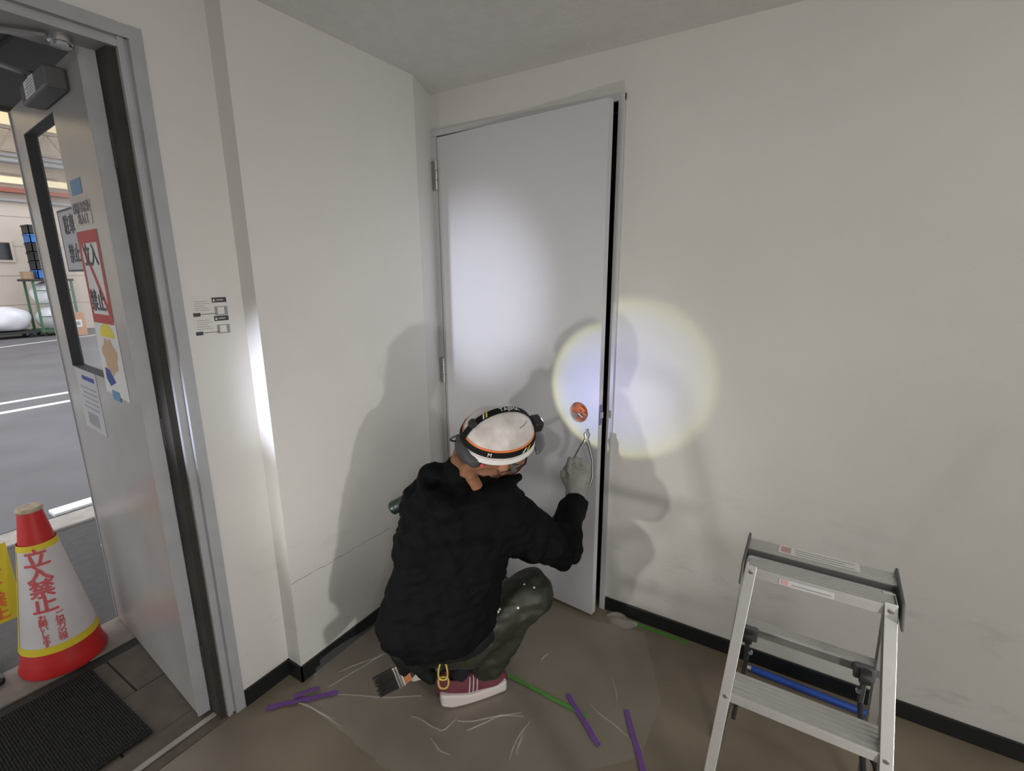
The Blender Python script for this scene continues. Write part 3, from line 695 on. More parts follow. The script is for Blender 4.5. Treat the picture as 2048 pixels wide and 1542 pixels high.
# crumpled film at the foot of the door frame
def crumple(P):
    q = P*55; d = ellips(P, (0.985, -0.060, 0.010), np.eye(3), (0.075, 0.035, 0.026))
    return d+0.009*np.sin(q[..., 0]+1.3*np.sin(q[..., 1]))*np.sin(q[..., 1]*1.3+q[..., 2])
o = surf('crumpled_film', crumple, (0.89, -0.11, 0.002), (1.08, -0.011, 0.05), 0.005, 'film_fold'); tag(o, 'crumpled clear film bunched at the foot of door frame', 'plastic film')

def tape(name, mm, pts, wid, label, z=0.0045, seed=1, up=0.0):
    rd = random.Random(seed); t = M(); vv = []; n = len(pts)
    for i, (x, y) in enumerate(pts):
        a = Vector(pts[max(0, i-1)]); b_ = Vector(pts[min(n-1, i+1)]); d = (b_-a).normalized(); nn = Vector((-d.y, d.x)); e = wid/2
        zz = z+up*rd.random()
        for s_ in (-1, 1):
            q = Vector((x, y))+nn*s_*(e+rd.uniform(-0.0012, 0.0012)); vv += [(q.x, q.y, zz), (q.x, q.y, zz+0.0006)]
    ff = []
    for i in range(n-1):
        a = 4*i; ff += [(a+1, a+3, a+7, a+5), (a, a+4, a+6, a+2), (a, a+1, a+5, a+4), (a+2, a+6, a+7, a+3)]
    ff += [(0, 2, 3, 1), (4*n-4, 4*n-3, 4*n-1, 4*n-2)]
    return tag(t.add(vv, ff).build(name, mm), label, 'tape')
def lin(a, b, n, wob=0.0): return [(a[0]+(b[0]-a[0])*i/(n-1)+wob*math.sin(i*1.7), a[1]+(b[1]-a[1])*i/(n-1)+wob*math.cos(i*2.1)) for i in range(n)]
tape('masking_tape', 'tape_green', lin((0.640, -0.595), (1.045, -0.605), 12, 0.001), 0.017, 'long green tape strip across the film in front of worker')
tape('masking_tape', 'tape_green', lin((1.030, -0.030), (1.284, -0.030), 8, 0.0006), 0.020, 'green tape strip along the black baseboard', z=0.001)
tape('masking_tape', 'tape_purple', lin((-0.000, -1.205), (0.175, -1.015), 14, 0.003), 0.022, 'crumpled purple tape holding film corner by side wall', up=0.006)
tape('masking_tape', 'tape_purple', [(0.055, -1.125), (0.075, -1.090), (0.085, -1.060), (0.105, -1.045)], 0.018, 'short purple tape bit crossing the crumpled purple strip', z=0.0125, seed=5, up=0.004)
tape('masking_tape', 'tape_purple', lin((0.945, -0.555), (1.125, -0.690), 9, 0.002), 0.018, 'purple tape strip crossing the end of long green strip', z=0.0055, seed=3)
tape('masking_tape', 'tape_purple', lin((1.160, -0.505), (1.300, -0.720), 9, 0.002), 0.019, 'purple tape strip at film edge facing the ladder', z=0.0055, seed=4)

# blue pole on the floor against the baseboard
bp_ = thing('blue_pole', 'short blue pole lying along baseboard behind ladder', 'pole', (1.70, -0.035, 0))
m_ = M(); m_.tube([(1.535, -0.056, 0.0135), (1.93, -0.068, 0.0135)], 0.013, 16); m_.build('shaft', 'blue_pole', bp_, smooth=True)
m_ = M(); m_.tube([(1.508, -0.055, 0.0135), (1.536, -0.056, 0.0135)], [0.006, 0.009], 14); m_.build('tip', 'paper', bp_, smooth=True)

# ================================================================== STEP LADDER
ld = thing('step_ladder', 'aluminium folding step ladder with two-part top step', 'step ladder', (1.67, -0.76, 0))
ZL = (0.30, 0.60, 0.90)
def fx(side, z): return (1.522-0.043*(0.9-z)/0.3*0.45 if side < 0 else 1.818+0.055*(0.9-z)/0.3*0.45)
def fy(z): return -0.805-0.083*(0.9-z)/0.3
def ry(z): return -0.690+0.080*(0.9-z)/0.3
def channel(a, b, wd, dp, inward):
    """C-section rail from a (top) to b (bottom); outer web faces away from the step, flanges point inward"""
    m_ = M(); t = 0.0025
    def fn(u, v, w_):
        q = Vector(a).lerp(Vector(b), w_); return (q.x+u*inward, q.y+v, q.z)
    m_.prism([(0, 0), (wd, 0), (wd, t), (t, t), (t, dp-t), (wd, dp-t), (wd, dp), (0, dp)], 0, 1, fn); return m_
for sd in (-1, 1):
    fl = channel((fx(sd, 0.905), fy(0.905), 0.905), (fx(sd, 0.012), fy(0.012), 0.012), 0.024, 0.046, -sd).build('front_leg', 'alu', ld, bevel=0.001)
    m_ = M(); x, y = fx(sd, 0.0), fy(0.0); m_.box(min(x, x-sd*0.028)-0.002, max(x, x-sd*0.028)+0.002, y-0.004, y+0.050, 0.0, 0.030); m_.build('rubber_foot', 'plastic_black', fl, bevel=0.003)
    for z in ZL:
        m_ = M(); m_.lathe([(0.006, 0), (0.006, 0.003), (0.003, 0.004)], (fx(sd, z)-sd*0.012, fy(z)-0.0005, z-0.012), 12, axis=(0, -1, 0)); m_.build('rivet', 'chrome', fl, smooth=True)
    x9 = 1.512 if sd < 0 else 1.834
    rl = channel((x9, ry(0.9), 0.895), (x9+sd*0.055, ry(0.012)-0.0, 0.012), 0.020, 0.040, -sd).build('rear_leg', 'alu', ld, bevel=0.001)
    m_ = M(); x, y = x9+sd*0.055, ry(0.0); m_.box(min(x, x-sd*0.024)-0.002, max(x, x-sd*0.024)+0.002, y-0.004, y+0.044, 0.0, 0.030); m_.build('rubber_foot', 'plastic_black', rl, bevel=0.003)
    # dark hinge plate at the top and black locking arm between the two ladders
    xo = 1.515 if sd < 0 else 1.826
    m_ = M(); m_.prism([(-0.835, 0.865), (-0.800, 0.912), (-0.668, 0.922), (-0.660, 0.905), (-0.700, 0.875)], xo-0.003, xo+0.003, lambda u, v, w_: (w_, u, v)); m_.build('hinge_plate', 'plastic_grey', ld, bevel=0.002)
    xi = x9-sd*0.024
    m_ = M(); m_.bar((xi, -0.632, 0.585), (xi-sd*0.004, -0.655, 0.52), 0.012, 0.022, up=(0, 1, 0)); m_.bar((xi-sd*0.004, -0.655, 0.52), (xi+sd*0.004, -0.80, 0.45), 0.010, 0.020, up=(0, 0.3, 1))
    la = m_.build('locking_arm', 'plastic_black', ld, bevel=0.002)
    m_ = M(); m_.lathe([(0.018, -0.012), (0.020, 0.0), (0.018, 0.012)], (xi, -0.636, 0.585), 16, axis=(1, 0, 0)); m_.build('pivot_knob', 'plastic_black', la, smooth=True)
    m_ = M(); m_.box(xi-0.024, xi+0.024, -0.628, -0.610, 0.565, 0.605); m_.build('pivot_plate', 'plastic_grey', la, bevel=0.004)
    m_ = M(); m_.lathe([(0.006, 0), (0.006, 0.008)], (xi-sd*0.012, -0.655, 0.555), 10, axis=(0, -1, 0)); m_.build('bolt', 'chrome', la, smooth=True)
    # black link under the middle step
    xk = fx(sd, 0.5)-sd*0.018
    m_ = M(); m_.tube([(xk+sd*0.002, -0.86, 0.49), (xk-sd*0.004, -0.83, 0.515), (xk-sd*0.030, -0.81, 0.545)], 0.009, 8); m_.tube([(xk+sd*0.002, -0.862, 0.50), (xk+sd*0.004, -0.868, 0.445)], [0.010, 0.008], 8); m_.build('lower_link', 'plastic_black', ld, smooth=True)
def step(x0, x1, y0, y1, z, lip, name, lipmat='alu'):
    m_ = M(); m_.box(x0, x1, y0, y1, z-0.004, z)
    for i in range(5): yy = y0+(y1-y0)*(i+0.7)/5.6; m_.box(x0+0.003, x1-0.003, yy, yy+0.004, z, z+0.0012)
    o = m_.build(name, 'alu', ld, bevel=0.0008)
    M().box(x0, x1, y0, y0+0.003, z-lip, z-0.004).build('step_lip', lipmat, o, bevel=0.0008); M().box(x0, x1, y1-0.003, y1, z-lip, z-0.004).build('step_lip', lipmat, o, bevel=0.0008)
    return o
for z in ZL:
    s0 = step(fx(-1, z)+0.004, fx(1, z)-0.004, fy(z)+0.002, fy(z)+0.060 if z > 0.8 else fy(z)+0.080, z, 0.026, 'front_step')
for z in ZL:
    s1 = step(1.516-0.055*(0.9-z)/0.9, 1.830+0.055*(0.9-z)/0.9, ry(z)-0.038 if z > 0.8 else ry(z)-0.0, ry(z)+(0.018 if z > 0.8 else 0.040), z+(0.010 if z > 0.8 else 0), 0.026, 'rear_step', 'alu_shaded')  # rear lips take the shade-darkened alu
Bx('gap_strip', 'plastic_grey', (1.520, 1.826, fy(0.9)+0.0605, ry(0.9)-0.0385, 0.878, 0.896), ld)  # dark strip put in for the dark gap between the top treads
m_ = M(); m_.box(1.585, 1.755, ry(0.9)-0.026, ry(0.9)+0.014, 0.9112, 0.9120); lb = m_.build('warning_label', 'paper', ld)
Bx('red_mark', 'faded_red', (1.590, 1.612, ry(0.9)-0.020, ry(0.9)+0.008, 0.9121, 0.9123), lb)
for i in range(3): Bx('print_line', 'print_grey', (1.620, 1.745-0.02*(i % 2), ry(0.9)-0.020+i*0.011, ry(0.9)-0.017+i*0.011, 0.9121, 0.9123), lb)
m_ = M(); m_.box(1.595, 1.705, fy(0.9)+0.0012, fy(0.9)+0.0018, 0.877, 0.893); lb = m_.build('warning_label', 'paper_grey', ld)
Bx('red_mark', 'faded_red', (1.600, 1.614, fy(0.9)+0.0006, fy(0.9)+0.0010, 0.879, 0.891), lb)
Bx('print_line', 'print_grey', (1.622, 1.700, fy(0.9)+0.0006, fy(0.9)+0.0010, 0.881, 0.884), lb)

# ================================================================== THE WORKER
PR = (0.60, -0.76, 0.0)
pn = thing('person', 'worker in black hooded jacket and white helmet crouching at the door', 'person', PR)
A_ = lambda *t: np.array(t, float)
PELV, MID, CHEST, NECK = A_(0.545, -0.815, 0.345), A_(0.572, -0.775, 0.600), A_(0.566, -0.735, 0.760), A_(0.575, -0.700, 0.880)
LSH, RSH = A_(0.448, -0.758, 0.785), A_(0.700, -0.665, 0.795)
RELB, RWR, RHAND = A_(0.880, -0.490, 0.585), A_(0.846, -0.312, 0.700), A_(0.828, -0.235, 0.775)
LELB, LWR = A_(0.365, -0.760, 0.560), A_(0.400, -0.560, 0.470)
RHIP, LHIP = A_(0.625, -0.775, 0.315), A_(0.465, -0.835, 0.285)
RKNEE, RANK = A_(0.792, -0.585, 0.415), A_(0.632, -0.735, 0.105)
LKNEE, LANK = A_(0.470, -0.470, 0.085), A_(0.425, -0.790, 0.120)
LAT = (RSH-LSH)/np.linalg.norm(RSH-LSH)
HC0 = A_(0.672, -0.612, 1.028)                     # centre of the helmet shell
HF = A_(0.52, 0.85, 0.02); HF /= np.linalg.norm(HF)
HU = A_(0.44, -0.25, 1.0); HU -= HF*(HU@HF); HU /= np.linalg.norm(HU)
HR_ = np.cross(HF, HU)                               # to the person's right
HAX = np.stack([HF, HR_, HU])
def hp(f, r_, u): return HC0+HF*f+HR_*r_+HU*u

hq = lambda f, r_, u: hp(f+0.004, r_+0.016, u-0.016)
# body: head, neck and trunk as one continuous surface
def body(P):
    d = ellips(P, hq(-0.005, 0, -0.030), HAX, (0.098, 0.078, 0.112))
    d = smin(d, ellips(P, hq(0.048, 0.004, -0.098), HAX, (0.054, 0.058, 0.058)), 0.04)       # jaw
    d = smin(d, ellips(P, hq(0.100, 0, -0.060), HAX, (0.020, 0.013, 0.026)), 0.015)      # nose
    d = smin(d, ellips(P, hq(0.083, 0.028, -0.088), HAX, (0.020, 0.020, 0.016)), 0.02)   # cheeks
    d = smin(d, ellips(P, hq(0.083, -0.028, -0.088), HAX, (0.020, 0.020, 0.016)), 0.02)
    for sd in (-1, 1):
        d = smax(d, -ellips(P, hq(0.098, sd*0.032, -0.040), HAX, (0.014, 0.017, 0.011)), 0.012)   # eye sockets
        d = smin(d, ellips(P, hq(-0.008, sd*0.079, -0.055), HAX, (0.020, 0.008, 0.032)), 0.008)   # ears
    d = smin(d, ellips(P, hq(0.096, 0, -0.107), HAX, (0.010, 0.022, 0.006)), 0.008)      # lips
    d = smin(d, rcone(P, hq(-0.020, 0, -0.10), NECK-A_(0, 0, 0.03), 0.055, 0.060), 0.03)
    d = smin(d, rcone(P, NECK-A_(0, 0, 0.06), CHEST, 0.06, 0.09), 0.05)
    d = smin(d, rcone(P, CHEST, PELV+A_(0, 0, 0.05), 0.09, 0.09), 0.05)
    return d
surf('body', body, (0.42, -0.94, 0.28), (0.85, -0.44, 1.15), 0.0065, 'skin', pn)
for sd in (-1, 1):
    m_ = M(); m_.lathe([(0.0, 0.011), (0.006, 0.0095), (0.010, 0.004), (0.011, 0.0)], hq(0.084, sd*0.032, -0.040), 14, axis=tuple(HF)); m_.build('eye', 'print_dark', pn, smooth=True)

def wr(P, amp, k, seed):
    rr = np.random.RandomState(seed); w_ = 0
    for i in range(4):
        dv = rr.randn(3); dv /= np.linalg.norm(dv); dv2 = rr.randn(3)*k*0.5
        w_ = w_+np.sin(k*(0.8+0.35*i)*(P@dv)+1.6*np.sin(P@dv2+i)+i)
    return amp*w_/2.2
# jacket with hood
def jacket(P):
    k = 0.055
    d = rcone(P, PELV-LAT*0.075, MID-LAT*0.075, 0.160, 0.125)
    d = smin(d, rcone(P, PELV+LAT*0.060, MID+LAT*0.065, 0.150, 0.120), k)
    d = smin(d, rcone(P, MID-LAT*0.080, CHEST-LAT*0.065, 0.125, 0.112), k)
    d = smin(d, rcone(P, MID+LAT*0.070, CHEST+LAT*0.065, 0.120, 0.110), k)
    d = smin(d, rcone(P, LSH, RSH, 0.072, 0.078), 0.05)
    d = smin(d, rcone(P, CHEST, NECK, 0.10, 0.080), 0.04)
    # sleeves
    d = smin(d, rcone(P, RSH, RELB, 0.083, 0.066), 0.035)
    d = smin(d, rcone(P, A_(0.706, -0.675, 0.695), RELB+A_(-0.01, 0.0, -0.004), 0.084, 0.064), 0.03)
    d = smin(d, rcone(P, RELB, RWR, 0.066, 0.050), 0.018)
    d = smin(d, rcone(P, RELB+A_(0.0, -0.01, -0.022), RELB+A_(0.004, -0.006, -0.012), 0.046, 0.05), 0.02)
    d = smin(d, rcone(P, LSH, LELB, 0.074, 0.068), 0.03)
    d = smin(d, rcone(P, LELB, LWR, 0.066, 0.050), 0.02)
    # hood lying on the back and round the neck
    d = smin(d, rcone(P, A_(0.474, -0.762, 0.886), A_(0.540, -0.700, 0.900), 0.044, 0.036), 0.025)
    d = smin(d, rcone(P, A_(0.474, -0.762, 0.886), A_(0.490, -0.815, 0.834), 0.042, 0.040), 0.006)
    d = smin(d, rcone(P, A_(0.490, -0.815, 0.832), A_(0.590, -0.818, 0.815), 0.041, 0.048), 0.004)
    d = smin(d, rcone(P, A_(0.590, -0.818, 0.815), A_(0.692, -0.748, 0.830), 0.048, 0.036), 0.004)
    d = smin(d, rcone(P, A_(0.692, -0.748, 0.834), A_(0.724, -0.640, 0.845), 0.038, 0.028), 0.02)
    d = smin(d, rcone(P, A_(0.705, -0.660, 0.850), A_(0.748, -0.600, 0.880), 0.026, 0.012), 0.015)   # collar points
    d = smin(d, rcone(P, A_(0.700, -0.660, 0.862), A_(0.640, -0.712, 0.880), 0.024, 0.026), 0.015)
    d = d+wr(P, 0.0065, 34, 3)+wr(P, 0.0038, 75, 8)
    # folds where the sleeve bends
    u = (P-RELB)@((RWR-RSH)/np.linalg.norm(RWR-RSH)); near = np.exp(-(np.linalg.norm(P-RELB, axis=-1)/0.16)**2)
    d = d+0.0045*near*np.sin(u*105)
    # neck opening
    d = smax(d, -rcone(P, NECK+A_(0.02, 0.03, 0.03), NECK+A_(0.06, 0.06, 0.16), 0.062, 0.085), 0.012)
    # hem and cuffs
    hn = A_(-0.30, -0.22, 0.93); hn /= np.linalg.norm(hn)
    d = smax(d, -((P-A_(0.545, -0.885, 0.272))@hn), 0.010)
    cu = (RWR-RELB)/np.linalg.norm(RWR-RELB); nr = np.linalg.norm(P-RWR, axis=-1) < 0.13
    d = np.where(nr, smax(d, (P-RWR)@cu, 0.008), d)
    return d
surf('jacket', jacket, (0.22, -1.04, 0.18), (1.00, -0.22, 0.98), 0.0068, 'jacket', pn)

def trousers(P):
    d = rcone(P, LHIP, RHIP, 0.125, 0.120)
    d = smin(d, rcone(P, RHIP, RKNEE, 0.112, 0.080), 0.04)
    d = smin(d, rcone(P, RKNEE, RANK+A_(0.035, 0.030, 0.055), 0.082, 0.070), 0.02)
    d = smin(d, rcone(P, RANK+A_(0.045, 0.04, 0.11), RANK+A_(0.040, 0.035, 0.035), 0.074, 0.058), 0.03)
    d = smin(d, rcone(P, LHIP, LKNEE, 0.110, 0.080), 0.04)
    d = smin(d, rcone(P, LKNEE, LANK, 0.078, 0.062), 0.02)
    ax = (RKNEE-RANK)/np.linalg.norm(RKNEE-RANK); s_ = (P-RANK)@ax
    d = d+wr(P, 0.0045, 38, 11)+wr(P, 0.002, 85, 2)
    near = np.exp(-(np.linalg.norm(P-(RKNEE+RANK)/2, axis=-1)/0.2)**2)
    side = A_(0.6, -0.6, 0.2); d = d+0.009*near*np.sin((P@A_(0.75, -0.62, 0.10))*70+2*np.sin(s_*14))
    d = smax(d, 0.006-P[..., 2], 0.01)
    return d
surf('trousers', trousers, (0.28, -1.00, 0.0), (0.93, -0.36, 0.56), 0.0068, 'trousers', pn)
# paint drips on the trousers, dropped onto the cloth
def settle(fn, p):
    p = np.array(p, float)
    for _ in range(12):
        e = 1e-3; v = fn(np.stack([p, p+[e, 0, 0], p+[0, e, 0], p+[0, 0, e]])); gr = (v[1:]-v[0])/e; p = p-gr*v[0]/max(gr@gr, 0.2)
    return p, gr/np.linalg.norm(gr)
for p0, r_ in (((0.735, -0.735, 0.395), 0.0060), ((0.728, -0.745, 0.372), 0.0045), ((0.800, -0.690, 0.425), 0.0050), ((0.742, -0.728, 0.410), 0.0040), ((0.850, -0.640, 0.500), 0.0040), ((0.790, -0.650, 0.505), 0.0035)):
    c0, nn = settle(trousers, p0); m_ = M(); m_.lathe([(r_, -0.001), (r_*0.9, 0.0008), (r_*0.4, 0.0016)], c0, 10, axis=tuple(nn)); m_.build('paint_drip', 'white_print', pn, smooth=True)

# shoes
def shoe(heel, toe, zup, name, lift=0.0):
    heel = A_(*heel); toe = A_(*toe); L = np.linalg.norm(toe-heel); F = (toe-heel)/L; S = np.cross(F, A_(0, 0, 1)); S /= np.linalg.norm(S); U = np.cross(S, F)
    ax = np.stack([F, S, U]); g = lambda f, s_, u: heel+F*f*L+S*s_+U*u
    def prof(P):
        q = (P-heel)@ax.T; f = q[..., 0]/L; wdt = 0.036+0.013*np.sin(np.clip(f, 0, 1)*math.pi*0.9+0.25)**2+0.003*np.cos(f*6)
        return q, f, wdt
    def upper(P):
        d = ellips(P, g(0.22, 0, 0.058), ax, (0.072, 0.040, 0.066))
        d = smin(d, ellips(P, g(0.52, 0, 0.050), ax, (0.085, 0.043, 0.056)), 0.03)
        d = smin(d, ellips(P, g(0.80, 0.002, 0.036), ax, (0.060, 0.044, 0.034)), 0.03)
        d = smax(d, -ellips(P, g(0.27, 0, 0.125), ax, (0.055, 0.032, 0.045)), 0.01)
        q, f, _ = prof(P); return smax(d, 0.020-q[..., 2], 0.004)
    def sole(P):
        q, f, wdt = prof(P); fx_ = q[..., 0]
        e = np.maximum(np.abs(q[..., 1])-wdt, 0)
        d = np.sqrt(np.maximum(np.maximum(-fx_+0.012, fx_-L+0.020), 0)**2+e**2)-0.010
        top = 0.041+0.026*np.clip(1-f*2.4, 0, 1)+0.012*np.clip(f-0.8, 0, 1)*5
        bot = 0.020*np.clip(0.16-f, 0, 1)/0.16*0.9+0.030*np.clip(f-0.72, 0, 1)**1.3
        return smax(d, np.maximum(q[..., 2]-top, bot-q[..., 2]), 0.008)
    lo = np.minimum(heel, toe)-0.09; hi = np.maximum(heel, toe)+A_(0.09, 0.09, 0.16); lo[2] = min(heel[2], toe[2])-0.03
    up = surf('shoe', upper, lo, hi, 0.005, 'shoe_red', pn); up['label'] = name
    surf('sole', sole, lo, hi, 0.005, 'sole', up)
    return up, g
shR, g = shoe((0.535, -0.838, 0.004), (0.706, -0.628, 0.004), 0.1, 'maroon running shoe with thick white sole')
for k in range(3):
    f = 0.40+0.055*k; m_ = M(); m_.tube([g(f, 0.046, 0.032), g(f+0.012, 0.045, 0.062), g(f+0.03, 0.034, 0.092), g(f+0.035, 0.0, 0.106)], 0.0022, 6); m_.build('lace_stripe', 'sole', shR, smooth=True)
sk = surf('sock', lambda P: rcone(P, g(0.30, 0, 0.065), g(0.33, 0, 0.125), 0.033, 0.038), (0.50, -0.90, 0.03), (0.72, -0.66, 0.19), 0.005, 'sock', pn)
shoe((0.372, -0.872, 0.060), (0.418, -0.745, 0.004) if False else (0.425, -0.700, 0.012), 0.1, 'left shoe with heel raised')

# neck cloth hanging below the helmet
def cloth(P):
    d = rcone(P, A_(0.560, -0.690, 0.968), A_(0.578, -0.722, 0.948), 0.024, 0.026)
    d = smin(d, rcone(P, A_(0.578, -0.722, 0.948), A_(0.628, -0.735, 0.930), 0.024, 0.026), 0.010)
    d = smin(d, rcone(P, A_(0.628, -0.735, 0.930), A_(0.672, -0.745, 0.884), 0.027, 0.017), 0.008)
    d = smin(d, rcone(P, A_(0.630, -0.725, 0.945), A_(0.700, -0.668, 0.945), 0.022, 0.014), 0.010)
    d = smin(d, rcone(P, A_(0.560, -0.690, 0.968), A_(0.545, -0.630, 0.975), 0.022, 0.020), 0.012)
    d = smin(d, rcone(P, A_(0.575, -0.690, 0.985), A_(0.640, -0.700, 0.975), 0.022, 0.020), 0.02)
    return d+wr(P, 0.003, 90, 4)
surf('neck_cloth', cloth, (0.48, -0.80, 0.82), (0.76, -0.58, 1.04), 0.0042, 'neck_cloth', pn)
# black mask over mouth and chin
surf('face_mask', lambda P: smax(smin(ellips(P, hq(0.058, 0, -0.112), HAX, (0.056, 0.058, 0.046)), ellips(P, hq(0.02, 0, -0.125), HAX, (0.06, 0.062, 0.04)), 0.02), (P-hq(0.10, 0, -0.085))@(HU*0.9+HF*0.25), 0.006), hq(0.03, 0, -0.1)-0.13, hq(0.03, 0, -0.1)+0.13, 0.0045, 'jacket', pn)
# safety glasses
gm = M(); gm.tube([hq(-0.02, 0.084, -0.062), hq(0.05, 0.084, -0.064), hq(0.085, 0.070, -0.064), hq(0.108, 0.035, -0.064), hq(0.114, 0, -0.064), hq(0.108, -0.035, -0.064), hq(0.085, -0.070, -0.064), hq(0.05, -0.084, -0.064), hq(-0.02, -0.084, -0.062)], 0.0042, 8)
sgl = gm.build('safety_glasses', 'plastic_black', pn, smooth=True)
vv = []
for t in [math.pi*(-0.42)+math.pi*0.84*i/16 for i in range(17)]:
    for u in (-0.062, -0.096): vv.append(hq(0.045+0.072*math.cos(t), 0.082*math.sin(t), u))
gm = M(); gm.add(vv, [(2*i, 2*i+1, 2*i+3, 2*i+2) for i in range(16)]); gm.build('lens', 'lens', sgl, smooth=True, fix=False)

# ------------------------------------------------------------------ helmet with headlamp
RA, RB, RC = 0.138, 0.116, 0.132
def dome(th, ph, k=1.0, low=0.0):
    """th from the crown down (0..pi/2 = rim), ph around from the front to the right"""
    s_, c_ = math.sin(th), math.cos(th)
    rid = 1+0.012*math.exp(-(math.sin(ph)/0.22)**2)*s_*0.8
    flare = 1+0.030*max(0, (th-1.25)/0.32)**2
    return hp(RA*k*s_*math.cos(ph)*flare, RB*k*s_*math.sin(ph)*flare, RC*k*c_*rid-0.008+low)
n1, n2 = 18, 56; vv = []; ff = []
TH1 = math.pi/2+0.06
for i in range(1, n1+1):
    for j in range(n2): vv.append(dome(TH1*i/n1, 2*math.pi*j/n2))
vv.append(dome(0, 0)); top = len(vv)-1
for j in range(n2): ff.append((top, j, (j+1) % n2))
for i in range(n1-1):
    for j in range(n2): ff.append((i*n2+j, (i+1)*n2+j, (i+1)*n2+(j+1) % n2, i*n2+(j+1) % n2))
# inner rim so that the shell has thickness
b0 = (n1-1)*n2; base = len(vv)
for j in range(n2): vv.append(dome(TH1, 2*math.pi*j/n2, 0.955)); 
for j in range(n2): ff.append((b0+j, base+j, base+(j+1) % n2, b0+(j+1) % n2))
hm = M().add(vv, ff).build('helmet', 'helmet', pn, smooth=True); hm['label'] = 'scuffed white safety helmet'
def ringband(th0, th1, k, name, mm, p0=0.0, p1=2*math.pi, n=56, par=None):
    vv = []; full = abs(p1-p0-2*math.pi) < 1e-6; mN = n if full else n+1
    for th in (th0, th1):
        for kk in (k, k-0.02):
            for j in range(mN): vv.append(dome(th, p0+(p1-p0)*j/n, kk))
    ff = []; I = lambda a, j: a*mN+(j % mN)
    for j in range(n):
        ff += [(I(0, j), I(2, j), I(2, j+1), I(0, j+1)), (I(0, j), I(0, j+1), I(1, j+1), I(1, j)), (I(2, j), I(3, j), I(3, j+1), I(2, j+1))]
    return M().add(vv, ff).build(name, mm, par or hm, smooth=True)
ringband(1.215, 1.275, 1.012, 'orange_stripe', 'orange')
st1 = ringband(1.275, 1.430, 1.030, 'headlamp_strap', 'strap')
ringband(1.500, 1.640, 1.016, 'rim_band', 'white_print')
# strap over the crown, front to back
vv = []; n = 40; wd = 0.0125
def crown(t, off, k):
    # t from front (-1) to back (1)
    a = t*1.36; p_ = dome(abs(a), 0 if a < 0 else math.pi, k); return p_+HR_*off
for i in range(n+1):
    t = -1+2*i/n
    for kk in (1.030, 1.008):
        for s_ in (-1, 1): vv.append(crown(t, s_*wd, kk))
ff = []
for i in range(n):
    a = 4*i; ff += [(a, a+1, a+5, a+4), (a+2, a+6, a+7, a+3), (a, a+4, a+6, a+2), (a+1, a+3, a+7, a+5)]
M().add(vv, ff).build('crown_strap', 'strap', hm, smooth=True)
def on_crown(t0, sgn):
    def fn(x, y):
        return Vector(crown(t0+sgn*x/0.19, -sgn*y*1.0*-1, 1.036))
    return fn
text('strap_lettering', 'TAJIMA', 0.024, 'white_print', hm, lambda x, y: Vector(crown(-0.12-x/0.19, -y, 1.036)), 0.0004, 0.005)
for t0 in (0.30, 0.36):
    vv = [crown(t0+dt, s_*0.010, 1.035) for dt, s_ in ((0, -1), (0.03, -1), (0.07, 1), (0.04, 1))]; M().add(vv, [(0, 1, 2, 3)]).build('strap_mark', 'yellow_print' if t0 < 0.33 else 'white_print', hm, fix=False)
def on_side(p0):
    def fn(x, y): return Vector(dome(1.352-y/0.13, p0-x/0.125, 1.036))
    return fn
for p0, mm in ((1.02, 'yellow_print'), (1.18, 'white_print')):
    fn = on_side(p0); vv = [fn(x, y) for x, y in ((-0.012, -0.007), (-0.004, -0.007), (0.012, 0.007), (0.004, 0.007))]; M().add(vv, [(0, 1, 2, 3)]).build('strap_mark', mm, st1, fix=False)
text('strap_lettering', 'M', 0.018, 'white_print', st1, on_side(2.15), 0.0003)
m_ = M(); m_.lathe([(0.0165, 0), (0.018, 0.004), (0.016, 0.012), (0.010, 0.014)], crown(0.62, 0, 1.02), 20, axis=tuple(crown(0.62, 0, 1.2)-crown(0.62, 0, 1.0))); m_.build('strap_buckle', 'plastic_black', hm, smooth=True)
# vent dots along the side
for j in range(6):
    c0 = dome(0.72-0.005*j, 0.55+0.11*j, 1.0); nn = c0-HC0; nn /= np.linalg.norm(nn)
    m_ = M(); m_.lathe([(0.0022, -0.001), (0.0022, 0.0012)], c0+nn*0.0005, 8, axis=tuple(nn)); m_.build('vent_hole', 'plastic_grey', hm)
# headlamp on the front, battery pack on the back
LP = hp(0.150, 0.0, 0.030)
m_ = M(); Mx = Matrix((tuple(HF), tuple(HR_), tuple(HU))).transposed().to_4x4()
Mx.translation = Vector(LP)
m_.box(-0.020, 0.020, -0.028, 0.028, -0.022, 0.022, Mx); hl = m_.build('headlamp', 'plastic_black', hm, bevel=0.007)
m_ = M(); m_.lathe([(0.017, 0.0), (0.017, 0.004), (0.013, 0.006)], LP+HF*0.019, 20, axis=tuple(HF)); m_.build('lamp_lens', 'lamp_face', hl, smooth=True)
surf('visor', lambda P: smax(smax(ellips(P, hp(0.10, 0, -0.030), HAX, (0.092, 0.098, 0.030)), -ellips(P, hp(0.085, 0, -0.040), HAX, (0.092, 0.095, 0.030)), 0.002), (hp(0.12, 0, 0)-P)@HF, 0.003), hp(0.12, 0, -0.03)-0.14, hp(0.12, 0, -0.03)+0.14, 0.004, 'plastic_smoke', hm)
surf('battery_pack', lambda P: smin(ellips(P, hp(-0.128, 0.005, -0.030), HAX, (0.026, 0.062, 0.044)), ellips(P, hp(-0.108, 0.058, -0.030), HAX, (0.026, 0.030, 0.030)), 0.02), hp(-0.11, 0.03, -0.05)-0.12, hp(-0.11, 0.03, -0.05)+0.12, 0.004, 'pad_grey', hm)
m_ = M(); m_.tube([hp(-0.146-0.030*math.sin(math.pi*q/12), -0.03+0.03*q/12, -0.02+0.065*q/12) for q in range(13)], 0.0032, 8); m_.build('cable', 'plastic_black', hm, smooth=True)
